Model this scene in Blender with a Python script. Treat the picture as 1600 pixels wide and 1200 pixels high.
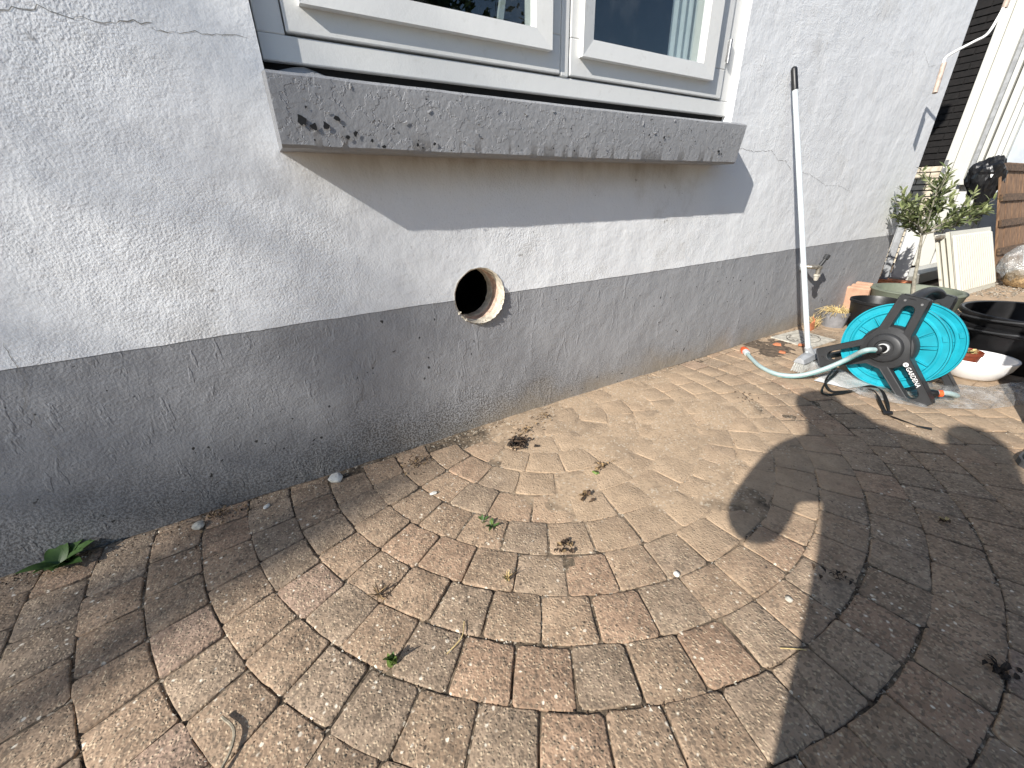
import bpy, bmesh, math, random
from mathutils import Vector, Matrix, noise
from math import sin, cos, pi, radians, sqrt, atan2, hypot

random.seed(7)
sc = bpy.context.scene
for o in list(bpy.data.objects):
    bpy.data.objects.remove(o)
COL = sc.collection

# ------------------------------------------------------------------ camera
cd = bpy.data.cameras.new('camera')
cam = bpy.data.objects.new('camera', cd)
COL.objects.link(cam)
sc.camera = cam
cd.sensor_width = 36.0
cd.lens = 36.0 * 620 / 1600
cd.clip_start = 0.02
cd.clip_end = 500
_p, _y, _r = radians(24.64), radians(30.19), radians(-1.5)
fw = Vector((sin(_y) * cos(_p), cos(_y) * cos(_p), -sin(_p)))
rt = Vector((cos(_y), -sin(_y), 0))
up = rt.cross(fw)
rt2 = rt * cos(_r) + up * sin(_r)
up2 = -rt * sin(_r) + up * cos(_r)
m = Matrix((rt2, up2, -fw)).transposed().to_4x4()
m.translation = Vector((0, 0, 0.85))
cam.matrix_world = m

# ------------------------------------------------------------------ sky, sun, exposure
SUN = Vector((2.9, 1.0, -1.9)).normalized()          # direction the light travels
world = bpy.data.worlds.new('World')
sc.world = world
world.use_nodes = True
wn = world.node_tree
bg = wn.nodes['Background']
sky = wn.nodes.new('ShaderNodeTexSky')
sky.sky_type = 'NISHITA'
sky.sun_disc = False
sky.sun_elevation = math.asin(-SUN.z)
sky.sun_rotation = atan2(-SUN.x, -SUN.y)
sky.air_density = 1.0
sky.dust_density = 0.35
sky.ozone_density = 1.6
wn.links.new(sky.outputs[0], bg.inputs[0])
bg.inputs[1].default_value = 0.125
sl = bpy.data.lights.new('sun', 'SUN')
sl.energy = 5.0
sl.angle = radians(0.53)
sl.color = (1.0, 0.955, 0.89)
sun = bpy.data.objects.new('sun', sl)
COL.objects.link(sun)
sun.rotation_euler = SUN.to_track_quat('-Z', 'Y').to_euler()
sun.location = (-6, -4, 8)
sc.view_settings.view_transform = 'Standard'
sc.view_settings.look = 'None'
sc.view_settings.exposure = 0.52
sc.view_settings.gamma = 1.0
sc.view_settings.use_curve_mapping = False
sc.render.engine = 'CYCLES'
sc.cycles.max_bounces = 8
sc.cycles.transparent_max_bounces = 16

# ------------------------------------------------------------------ node / material helpers
class NT:
    def __init__(s, name):
        s.m = bpy.data.materials.new(name)
        s.m.use_nodes = True
        s.t = s.m.node_tree
        s.b = s.t.nodes['Principled BSDF']
        s.out = s.t.nodes['Material Output']
    def n(s, typ, **kw):
        nd = s.t.nodes.new(typ)
        for k, v in kw.items():
            setattr(nd, k, v)
        return nd
    def l(s, a, b):
        s.t.links.new(a, b)
    def pos(s):
        return s.n('ShaderNodeNewGeometry').outputs['Position']
    def noise(s, scale, detail=4, rough=0.55, vec=None, dist=0.0):
        nd = s.n('ShaderNodeTexNoise')
        nd.inputs['Scale'].default_value = scale
        nd.inputs['Detail'].default_value = detail
        nd.inputs['Roughness'].default_value = rough
        nd.inputs['Distortion'].default_value = dist
        s.l(vec if vec is not None else s.pos(), nd.inputs['Vector'])
        return nd.outputs['Fac']
    def vor(s, scale, out='Distance', feature='F1', vec=None, rnd=1.0):
        nd = s.n('ShaderNodeTexVoronoi', feature=feature)
        nd.inputs['Scale'].default_value = scale
        nd.inputs['Randomness'].default_value = rnd
        s.l(vec if vec is not None else s.pos(), nd.inputs['Vector'])
        return nd.outputs[out]
    def ramp(s, f, a, b, va=0.0, vb=1.0):
        nd = s.n('ShaderNodeMapRange')
        nd.interpolation_type = 'SMOOTHSTEP'
        nd.inputs[1].default_value = a
        nd.inputs[2].default_value = b
        nd.inputs[3].default_value = va
        nd.inputs[4].default_value = vb
        s.l(f, nd.inputs[0])
        return nd.outputs[0]
    def math(s, op, a, b=None):
        nd = s.n('ShaderNodeMath', operation=op)
        for i, v in enumerate((a, b)):
            if v is None:
                continue
            if isinstance(v, (int, float)):
                nd.inputs[i].default_value = v
            else:
                s.l(v, nd.inputs[i])
        return nd.outputs[0]
    def mix(s, f, a, b, mode='MIX'):
        nd = s.n('ShaderNodeMix', data_type='RGBA', blend_type=mode)
        for i, v in ((0, f), (6, a), (7, b)):
            if isinstance(v, (int, float)):
                nd.inputs[i].default_value = v
            elif isinstance(v, tuple):
                nd.inputs[i].default_value = (*v, 1)
            else:
                s.l(v, nd.inputs[i])
        return nd.outputs[2]
    def sep(s, v):
        nd = s.n('ShaderNodeSeparateXYZ')
        s.l(v, nd.inputs[0])
        return nd.outputs
    def bump(s, h, strength, dist, prev=None):
        nd = s.n('ShaderNodeBump')
        nd.inputs['Strength'].default_value = strength
        nd.inputs['Distance'].default_value = dist
        s.l(h, nd.inputs['Height'])
        if prev is not None:
            s.l(prev, nd.inputs['Normal'])
        return nd.outputs[0]
    def set(s, col=None, rough=None, nrm=None, **kw):
        for k, v in (('Base Color', col), ('Roughness', rough), ('Normal', nrm)):
            if v is None:
                continue
            if isinstance(v, (int, float)):
                s.b.inputs[k].default_value = v
            elif isinstance(v, tuple):
                s.b.inputs[k].default_value = (*v, 1)
            else:
                s.l(v, s.b.inputs[k])
        for k, v in kw.items():
            s.b.inputs[k.replace('_', ' ')].default_value = v
        return s.m

def simple(name, col, rough=0.5, var=0.12, scale=30, bump=0.0, bscale=200, **kw):
    t = NT(name)
    f = t.noise(scale, 5)
    dark = tuple(c * (1 - var * 2) for c in col)
    lite = tuple(min(1, c * (1 + var)) for c in col)
    c = t.mix(t.ramp(f, 0.3, 0.7), dark, lite)
    nrm = None
    if bump:
        nrm = t.bump(t.noise(bscale, 3), bump, 0.002)
    return t.set(c, rough, nrm, **kw)

# ---- dust mask shared by the paving and the sand between it (a spill of dry sand with its own outline)
def dustmask(t):
    x, y, z = t.sep(t.pos())
    dx = t.math('MULTIPLY', t.math('SUBTRACT', x, 1.18), 0.88)
    dy = t.math('SUBTRACT', y, 0.98)
    d = t.math('SQRT', t.math('ADD', t.math('MULTIPLY', dx, dx), t.math('MULTIPLY', dy, dy)))
    n = t.noise(3.2, 5, 0.6)
    d2 = t.math('ADD', d, t.math('MULTIPLY', t.math('SUBTRACT', n, 0.5), 0.75))
    core = t.ramp(d2, 0.30, 1.0, 1.0, 0.0)
    far = t.math('MULTIPLY', t.ramp(x, 1.4, 2.6), 0.75)
    return t.math('MAXIMUM', core, far)

def mat_sett():
    t = NT('concrete_sett')
    at = t.n('ShaderNodeAttribute', attribute_name='tint').outputs['Color']
    geo = t.pos()
    big = t.noise(20, 3, 0.6)
    col = t.mix(t.ramp(big, 0.25, 0.75), t.mix(1.0, at, (0.78, 0.76, 0.74), 'MULTIPLY'), t.mix(1.0, at, (1.2, 1.2, 1.2), 'MULTIPLY'))
    # exposed aggregate
    nz = t.n('ShaderNodeTexNoise'); nz.inputs['Scale'].default_value = 110; nz.inputs['Detail'].default_value = 1
    t.l(geo, nz.inputs['Vector'])
    sc_ = t.n('ShaderNodeVectorMath', operation='SCALE'); sc_.inputs['Scale'].default_value = 0.006
    t.l(nz.outputs['Color'], sc_.inputs[0])
    warp = t.n('ShaderNodeVectorMath', operation='ADD')
    t.l(geo, warp.inputs[0]); t.l(sc_.outputs[0], warp.inputs[1])
    wv = warp.outputs[0]
    vo = t.n('ShaderNodeTexVoronoi'); vo.inputs['Scale'].default_value = 165; t.l(wv, vo.inputs['Vector'])
    cr = t.sep(vo.outputs['Color']); dist = vo.outputs['Distance']
    agg = t.math('MULTIPLY', t.ramp(cr[0], 0.35, 0.9), t.ramp(dist, 0.25, 0.62, 1, 0))
    dust = dustmask(t)
    keep = t.math('SUBTRACT', 1.0, t.math('MULTIPLY', dust, 0.62))
    col = t.mix(t.math('MULTIPLY', t.math('MULTIPLY', agg, 0.62), keep), col, (0.60, 0.485, 0.33))
    col = t.mix(t.math('MULTIPLY', t.math('MULTIPLY', t.ramp(cr[1], 0.58, 0.9), 0.62), keep), col, (0.12, 0.092, 0.065))
    vo2 = t.n('ShaderNodeTexVoronoi'); vo2.inputs['Scale'].default_value = 70; t.l(wv, vo2.inputs['Vector'])
    cell2 = t.sep(vo2.outputs['Color']); d2 = vo2.outputs['Distance']
    stone = t.math('MULTIPLY', t.ramp(cell2[2], 0.84, 0.92), t.ramp(d2, 0.20, 0.36, 1, 0))
    col = t.mix(t.math('MULTIPLY', stone, t.math('SUBTRACT', 1.0, t.math('MULTIPLY', dust, 0.5))), col, (0.74, 0.66, 0.53))
    hole = t.math('MULTIPLY', t.ramp(cell2[1], 0.92, 0.96), t.ramp(d2, 0.14, 0.26, 1, 0))
    col = t.mix(t.math('MULTIPLY', hole, 0.85), col, (0.04, 0.03, 0.022))
    fine = nz.outputs['Fac']
    sandn = t.noise(9, 5, 0.65)
    grime = t.math('MULTIPLY', t.ramp(sandn, 0.54, 0.74), 0.38)
    col = t.mix(grime, col, (0.17, 0.13, 0.095))
    dm = t.ramp(t.math('ADD', t.math('MULTIPLY', dust, 1.15), t.math('MULTIPLY', t.math('SUBTRACT', sandn, 0.5), 1.3)), 0.15, 1.05)
    sand = t.mix(big, (0.345, 0.248, 0.160), (0.525, 0.39, 0.262))
    blot = t.math('MULTIPLY', t.ramp(t.noise(3.7, 4, 0.65), 0.52, 0.66), 0.55)
    sand = t.mix(blot, sand, (0.27, 0.20, 0.135))
    sand = t.mix(t.math('MULTIPLY', t.ramp(cr[2], 0.72, 0.95), 0.35), sand, (0.22, 0.165, 0.11))
    col = t.mix(t.math('MULTIPLY', dm, 0.84), col, sand)
    h = t.math('ADD', t.math('MULTIPLY', t.ramp(dist, 0.0, 0.6, 0.0016, 0.0), t.math('ADD', 0.3, cr[0])), t.math('MULTIPLY', fine, 0.0022))
    h = t.math('ADD', h, t.math('MULTIPLY', big, 0.005))
    return t.set(col, 0.93, t.bump(h, 0.85, 1.0))

def mat_joint():
    t = NT('joint_sand')
    dust = dustmask(t)
    n = t.noise(70, 4, 0.7)
    soil = t.mix(t.ramp(t.math('ADD', n, t.math('MULTIPLY', t.math('SUBTRACT', t.noise(14, 3, 0.6), 0.5), 0.9)), 0.3, 0.75), (0.04, 0.03, 0.02), (0.22, 0.165, 0.11))
    m9 = t.noise(9, 5, 0.65)
    sand = t.mix(t.noise(20, 3, 0.6), (0.345, 0.248, 0.160), (0.525, 0.39, 0.262))
    sand = t.mix(t.math('MULTIPLY', t.ramp(t.noise(3.7, 4, 0.65), 0.52, 0.66), 0.55), sand, (0.27, 0.20, 0.135))
    f = t.ramp(t.math('ADD', dust, t.math('MULTIPLY', t.math('SUBTRACT', m9, 0.5), 1.3)), 0.40, 0.95)
    col = t.mix(f, soil, sand)
    vo = t.n('ShaderNodeTexVoronoi'); vo.inputs['Scale'].default_value = 165; t.l(t.pos(), vo.inputs['Vector'])
    cr = t.sep(vo.outputs['Color'])
    col = t.mix(t.math('MULTIPLY', t.ramp(cr[2], 0.66, 0.95), 0.45), col, (0.20, 0.15, 0.10))
    col = t.mix(t.math('MULTIPLY', t.ramp(cr[0], 0.86, 0.95), 0.6), col, (0.56, 0.48, 0.37))
    return t.set(col, 0.97, t.bump(n, 0.6, 0.004))

def mat_render_white():
    t = NT('white_render')
    pos = t.pos()
    x, y, z = t.sep(pos)
    n1 = t.noise(185, 2, 0.5)
    n3 = t.noise(34, 3, 0.55)
    und = t.noise(5, 4, 0.6)
    patch = t.ramp(t.noise(2.1, 2, 0.5), 0.36, 0.60, 0.30, 1.0)
    amt = t.math('MULTIPLY', patch, t.ramp(x, 3.0, 3.9, 1.0, 0.35))
    h = t.math('MULTIPLY', t.math('MULTIPLY', n1, amt), 0.0023)
    h = t.math('ADD', h, t.math('MULTIPLY', n3, 0.0011))
    h = t.math('ADD', h, t.math('MULTIPLY', und, 0.011))
    nrm = t.bump(h, 0.95, 1.0)
    col = t.mix(und, (0.79, 0.80, 0.805), (0.86, 0.87, 0.875))
    col = t.mix(t.math('MULTIPLY', t.ramp(n1, 0.36, 0.24), 0.25), col, (0.46, 0.45, 0.43))
    sn = t.noise(4.2, 5, 0.65)
    col = t.mix(t.math('MULTIPLY', t.ramp(sn, 0.54, 0.75), 0.35), col, (0.52, 0.49, 0.44))
    # brown run-off dirt under the window sill, streaked downwards
    mp2 = t.n('ShaderNodeMapping'); mp2.inputs['Scale'].default_value = (15, 1, 4)
    t.l(pos, mp2.inputs['Vector'])
    str_ = t.noise(1.0, 4, 0.6, vec=mp2.outputs[0])
    under = t.math('MULTIPLY', t.ramp(z, 0.87, 0.99), t.ramp(z, 0.99, 1.0, 1, 0))
    under = t.math('MULTIPLY', under, t.math('MULTIPLY', t.ramp(x, 0.08, 0.35), t.ramp(x, 1.55, 1.72, 1, 0)))
    col = t.mix(t.math('MULTIPLY', under, t.ramp(str_, 0.25, 0.8, 0.30, 0.70)), col, (0.27, 0.215, 0.15))
    specks = t.math('MULTIPLY', t.ramp(n3, 0.70, 0.73), t.ramp(sn, 0.5, 0.6))
    col = t.mix(t.math('MULTIPLY', specks, 0.5), col, (0.20, 0.18, 0.15))
    return t.set(col, 0.82, nrm)

def mat_plinth():
    t = NT('grey_plinth_paint')
    pos = t.pos()
    x, y, z = t.sep(pos)
    n1 = t.noise(150, 2, 0.5); n2 = t.noise(30, 4, 0.6); und = t.noise(5, 4, 0.6)
    mp = t.n('ShaderNodeMapping'); mp.inputs['Scale'].default_value = (9, 4, 3.0)
    mp.inputs['Rotation'].default_value = (0, radians(25), 0)
    t.l(pos, mp.inputs['Vector'])
    scr = t.ramp(t.noise(3.0, 3, 0.6, vec=mp.outputs[0]), 0.60, 0.66)
    h = t.math('ADD', t.math('MULTIPLY', n1, 0.0020), t.math('MULTIPLY', n2, 0.0018))
    h = t.math('ADD', h, t.math('ADD', t.math('MULTIPLY', scr, 0.0010), t.math('MULTIPLY', und, 0.014)))
    nrm = t.bump(h, 0.9, 1.0)
    col = t.mix(und, (0.29, 0.293, 0.305), (0.36, 0.362, 0.37))
    col = t.mix(t.math('MULTIPLY', t.ramp(n2, 0.58, 0.75), 0.25), col, (0.19, 0.185, 0.18))
    sp = t.ramp(t.noise(150, 2, 0.65), 0.46, 0.54)
    zz = t.math('ADD', z, t.math('MULTIPLY', t.math('SUBTRACT', und, 0.5), 0.26))
    low = t.ramp(zz, 0.02, 0.27, 1.0, 0.0)
    left = t.ramp(x, 0.4, 1.6, 1.0, 0.35)
    col = t.mix(t.math('MULTIPLY', t.math('MULTIPLY', sp, low), t.math('MULTIPLY', left, 0.95)), col, (0.04, 0.038, 0.036))
    haze = t.math('MULTIPLY', t.ramp(zz, -0.04, 0.15, 1.0, 0.0), t.ramp(x, 0.2, 0.9, 0.30, 0.75))
    col = t.mix(haze, col, (0.29, 0.245, 0.185))
    grime_shade = t.math('MULTIPLY', t.ramp(x, -0.3, 0.7, 0.60, 0.0), t.ramp(z, 0.02, 0.40, 1.0, 0.3))  # left and low darkening: grime plus tree shade put into the colour
    col = t.mix(grime_shade, col, (0.12, 0.12, 0.125))
    sp2 = t.math('MULTIPLY', t.ramp(t.noise(52, 1, 0.5), 0.735, 0.755), t.ramp(und, 0.48, 0.56))
    col = t.mix(sp2, col, (0.03, 0.03, 0.03))
    pale = t.math('MULTIPLY', t.math('MULTIPLY', scr, t.ramp(x, 2.2, 3.2)), 0.35)
    col = t.mix(pale, col, (0.5, 0.5, 0.5))
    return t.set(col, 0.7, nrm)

def mat_sill():
    t = NT('peeling_grey_paint')
    n1 = t.noise(62, 4, 0.6); n2 = t.noise(16, 5, 0.65)
    edge = t.ramp(n2, 0.50, 0.53)
    h = t.math('ADD', t.math('MULTIPLY', edge, 0.6), n1)
    nrm = t.bump(h, 0.55, 0.0038)
    col = t.mix(t.noise(8, 5, 0.6), (0.27, 0.272, 0.278), (0.33, 0.332, 0.338))
    x, y, z = t.sep(t.pos())
    ch = t.ramp(t.math('ADD', t.noise(26, 4, 0.62), t.math('MULTIPLY', t.ramp(z, 1.0, 1.09, 1, 0), 0.05)), 0.765, 0.775)
    col = t.mix(ch, col, (0.012, 0.012, 0.012))
    return t.set(col, 0.55, nrm)

def mat_paint(name, col=(0.80, 0.80, 0.77), rough=0.45, dirt=0.3):
    t = NT(name)
    c = t.mix(t.noise(7, 5, 0.6), tuple(v * 0.92 for v in col), col)
    st = t.math('MULTIPLY', t.ramp(t.noise(30, 5, 0.65), 0.58, 0.75), dirt)
    c = t.mix(st, c, (0.48, 0.46, 0.41))
    mp = t.n('ShaderNodeMapping'); mp.inputs['Scale'].default_value = (1, 1, 0.2)
    t.l(t.pos(), mp.inputs['Vector'])
    nrm = t.bump(t.noise(160, 3, 0.6), 0.25, 0.0015)
    nrm = t.bump(t.noise(24, 4, 0.6), 0.25, 0.003, nrm)
    return t.set(c, rough, nrm)

def mat_leaf(name, a, b, rough=0.5, trans=0.25):
    t = NT(name)
    oi = t.noise(23, 2)
    c = t.mix(t.ramp(oi, 0.3, 0.7), a, b)
    m_ = t.set(c, rough)
    tr = t.n('ShaderNodeBsdfTranslucent')
    t.l(c, tr.inputs[0])
    mx = t.n('ShaderNodeMixShader'); mx.inputs[0].default_value = trans
    t.l(t.b.outputs[0], mx.inputs[1]); t.l(tr.outputs[0], mx.inputs[2])
    t.l(mx.outputs[0], t.out.inputs[0])
    return m_

def mat_glass():
    t = NT('window_glass')
    tr = t.n('ShaderNodeBsdfTransparent'); tr.inputs[0].default_value = (0.80, 0.84, 0.84, 1)
    gl = t.n('ShaderNodeBsdfGlossy'); gl.inputs['Roughness'].default_value = 0.0
    lw = t.n('ShaderNodeLayerWeight'); lw.inputs['Blend'].default_value = 0.5
    f = t.math('ADD', 0.075, t.math('MULTIPLY', t.math('POWER', lw.outputs['Facing'], 5.0), 0.9))
    smear = t.math('MULTIPLY', t.ramp(t.noise(7, 5, 0.7), 0.45, 0.8), 0.05)
    mx0 = t.n('ShaderNodeMixShader'); df = t.n('ShaderNodeBsdfDiffuse'); df.inputs[0].default_value = (0.5, 0.5, 0.48, 1)
    mx = t.n('ShaderNodeMixShader')
    t.l(smear, mx0.inputs[0]); t.l(tr.outputs[0], mx0.inputs[1]); t.l(df.outputs[0], mx0.inputs[2])
    t.l(f, mx.inputs[0]); t.l(mx0.outputs[0], mx.inputs[1]); t.l(gl.outputs[0], mx.inputs[2])
    t.l(mx.outputs[0], t.out.inputs[0])
    return t.m

def mat_film(name, tint=(0.93, 0.93, 0.92), fac=0.30):
    t = NT(name)
    tr = t.n('ShaderNodeBsdfTransparent'); tr.inputs[0].default_value = (*tint, 1)
    gl = t.n('ShaderNodeBsdfGlossy'); gl.inputs['Roughness'].default_value = 0.16
    df = t.n('ShaderNodeBsdfDiffuse'); df.inputs[0].default_value = (0.72, 0.72, 0.70, 1)
    lw = t.n('ShaderNodeLayerWeight'); lw.inputs['Blend'].default_value = 0.5
    nrm = t.bump(t.noise(26, 4, 0.65), 0.9, 0.02)
    t.l(nrm, gl.inputs['Normal']); t.l(nrm, lw.inputs['Normal'])
    fr = t.math('ADD', 0.10, t.math('MULTIPLY', t.math('POWER', lw.outputs['Facing'], 4.0), 0.5))
    m1 = t.n('ShaderNodeMixShader')
    f = t.ramp(t.noise(14, 5, 0.7), 0.40, 0.70, fac * 0.25, fac)
    t.l(f, m1.inputs[0]); t.l(tr.outputs[0], m1.inputs[1]); t.l(df.outputs[0], m1.inputs[2])
    m2 = t.n('ShaderNodeMixShader')
    t.l(fr, m2.inputs[0]); t.l(m1.outputs[0], m2.inputs[1]); t.l(gl.outputs[0], m2.inputs[2])
    t.l(m2.outputs[0], t.out.inputs[0])
    return t.m

M = dict(
    sett=mat_sett(), joint=mat_joint(), render=mat_render_white(), plinth=mat_plinth(), sill=mat_sill(),
    white=mat_paint('white_window_paint', (0.74, 0.74, 0.715)), cream=mat_paint('cream_paint', (0.56, 0.555, 0.51), 0.5, 0.4),
    glass=mat_glass(), black=simple('black_void', (0.006, 0.006, 0.006), 0.9),
    crack=simple('crack_dark', (0.27, 0.26, 0.24), 0.9, 0.2), chip=simple('chipped_black', (0.012, 0.012, 0.012), 0.7, 0.1),
    cyan=simple('cyan_plastic', (0.010, 0.33, 0.42), 0.42, 0.09, 14, 0.10, 300),
    dgrey=simple('charcoal_plastic', (0.028, 0.029, 0.031), 0.46, 0.06, 30, 0.12, 500),
    blackp=simple('black_plastic', (0.010, 0.010, 0.011), 0.42, 0.15, 20, 0.15, 90),
    hose=simple('grey_green_hose', (0.33, 0.43, 0.43), 0.40, 0.05, 60), hosestripe=simple('hose_stripe', (0.05, 0.24, 0.24), 0.4),
    orange=simple('orange_plastic', (0.80, 0.12, 0.03), 0.4), lgrey=simple('light_grey_plastic', (0.52, 0.53, 0.53), 0.45, 0.06),
    brush=simple('grey_brush_plastic', (0.36, 0.37, 0.38), 0.5, 0.08), bristle=simple('pale_bristles', (0.44, 0.44, 0.41), 0.6, 0.15, 120),
    alu=simple('grey_coated_pole', (0.56, 0.60, 0.61), 0.38, 0.05, 12),
    brass=simple('tarnished_brass', (0.34, 0.31, 0.26), 0.42, 0.2, 90, Metallic=0.6),
    stone=simple('pale_stone', (0.50, 0.47, 0.40), 0.85, 0.15, 40, 0.5, 150), stonedark=simple('stone_groove', (0.19, 0.175, 0.15), 0.9),
    terra=simple('terracotta', (0.52, 0.185, 0.085), 0.85, 0.15, 30, 0.3, 120), terrapale=simple('pale_terracotta', (0.56, 0.33, 0.22), 0.85, 0.1, 14, 0.3, 90),
    felt=simple('grey_film_pot', (0.24, 0.24, 0.25), 0.34, 0.1, 30, 0.3, 60), soil=simple('dark_soil', (0.035, 0.025, 0.018), 0.95, 0.3, 60, 0.8, 120),
    straw=simple('dry_straw', (0.58, 0.44, 0.20), 0.7, 0.25, 60), greenpot=simple('sage_green_pot', (0.155, 0.175, 0.130), 0.6, 0.08, 14),
    bark=simple('grey_bark', (0.27, 0.25, 0.20), 0.85, 0.2, 40, 0.4, 150), olive=mat_leaf('olive_leaves', (0.075, 0.098, 0.038), (0.16, 0.19, 0.085), 0.42, 0.2),
    olivetip=mat_leaf('olive_leaf_tips', (0.22, 0.26, 0.10), (0.32, 0.35, 0.17), 0.42, 0.3),
    weed=mat_leaf('weed_leaf', (0.05, 0.10, 0.025), (0.09, 0.17, 0.045), 0.5, 0.25), weedlit=mat_leaf('bright_weed', (0.16, 0.26, 0.06), (0.24, 0.34, 0.09), 0.5, 0.3),
    dead=simple('dead_leaf', (0.085, 0.052, 0.03), 0.85, 0.35, 70), deadl=simple('pale_dead_leaf', (0.30, 0.20, 0.10), 0.85, 0.3, 70),
    rad=simple('cream_enamel', (0.58, 0.565, 0.49), 0.35, 0.02, 8), wood=None,
    whitepot=simple('white_glazed_plastic', (0.80, 0.80, 0.79), 0.35, 0.03, 8), brownpot=simple('brown_plastic_pot', (0.20, 0.045, 0.02), 0.45),
    dtrough=simple('slate_plastic', (0.075, 0.078, 0.080), 0.6, 0.1, 14, 0.2, 60), panelgrey=simple('grey_board', (0.30, 0.31, 0.32), 0.6, 0.12, 25), panellight=simple('pale_grey_board', (0.56, 0.56, 0.55), 0.6, 0.05, 10),
    film=mat_film('clear_film', (0.95, 0.95, 0.94), 0.42), bagfilm=mat_film('milky_film', (0.9, 0.92, 0.93), 0.45), trash=simple('black_film', (0.012, 0.012, 0.013), 0.28, 0.1, 20, 0.6, 30),
    shadebrick=simple('brick_shade_tone', (0.0055, 0.0042, 0.0038), 0.9, 0.3, 25, 0.4, 120), litbrick=simple('cream_brick_lit', (0.56, 0.49, 0.38), 0.9, 0.15, 25, 0.4, 120), mortar=simple('mortar', (0.006, 0.005, 0.005), 0.95),  # brick and mortar hold shade in their colour; cream is the lit part
    bluewall=simple('pale_blue_render', (0.44, 0.48, 0.52), 0.85, 0.05, 8, 0.3, 120), strap=simple('black_webbing', (0.010, 0.010, 0.010), 0.5),
    cloth=simple('dark_cloth', (0.03, 0.032, 0.04), 0.9), jeans=simple('denim', (0.035, 0.05, 0.085), 0.9), skin=simple('skin', (0.46, 0.29, 0.21), 0.55), hair=simple('brown_hair', (0.05, 0.032, 0.02), 0.6),
    shoe=simple('black_shoe', (0.012, 0.012, 0.013), 0.5), shoesole=simple('grey_sole', (0.10, 0.10, 0.10), 0.7),
    curtain=simple('pale_curtain', (0.85, 0.86, 0.86), 0.9, 0.03), room=simple('room_dark', (0.03, 0.03, 0.032), 0.9), steel=simple('steel', (0.45, 0.45, 0.45), 0.35, 0.15, 40, Metallic=0.8),
    text=simple('white_print', (0.8, 0.8, 0.8), 0.5, 0.0), sleeve=simple('aged_beige_sleeve', (0.45, 0.36, 0.30), 0.6, 0.15, 60), rod=simple('white_enamel_rod', (0.82, 0.82, 0.80), 0.3, 0.02),
    treebark=simple('tree_bark', (0.12, 0.09, 0.065), 0.9, 0.2, 12, 0.5, 40), treeleaf=mat_leaf('tree_leaves', (0.035, 0.065, 0.02), (0.07, 0.12, 0.035), 0.5, 0.3),
    holeplaster=simple('cut_plaster', (0.66, 0.60, 0.49), 0.9, 0.15, 50, 0.5, 150), holebrick=simple('cut_brick', (0.66, 0.47, 0.36), 0.9, 0.2, 40, 0.5, 150), earth=simple('earth', (0.16, 0.115, 0.075), 0.95, 0.25, 3, 0.5, 60),
    gravel=simple('gravel', (0.36, 0.32, 0.26), 0.9, 0.3, 60), twig=simple('dry_twig', (0.30, 0.26, 0.19), 0.8, 0.2, 80), whitebit=simple('white_pebble', (0.68, 0.66, 0.60), 0.8, 0.1),
    earthdark=simple('damp_soil', (0.13, 0.095, 0.065), 0.95, 0.3, 40, 0.8, 120),
    roof=simple('dark_roof', (0.09, 0.07, 0.06), 0.9), fabric=simple('awning_fabric', (0.25, 0.25, 0.26), 0.9),
)

def mat_wood():
    t = NT('weathered_wood')
    mp = t.n('ShaderNodeMapping'); mp.inputs['Scale'].default_value = (22, 22, 1.2)
    t.l(t.pos(), mp.inputs['Vector'])
    n = t.noise(2.2, 5, 0.6, vec=mp.outputs[0])
    c = t.mix(t.ramp(n, 0.3, 0.7), (0.115, 0.062, 0.032), (0.25, 0.145, 0.078))
    return t.set(c, 0.8, t.bump(n, 0.4, 0.003))
M['wood'] = mat_wood()
M['batten'] = simple('dark_batten', (0.115, 0.068, 0.038), 0.85, 0.35, 50)

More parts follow.
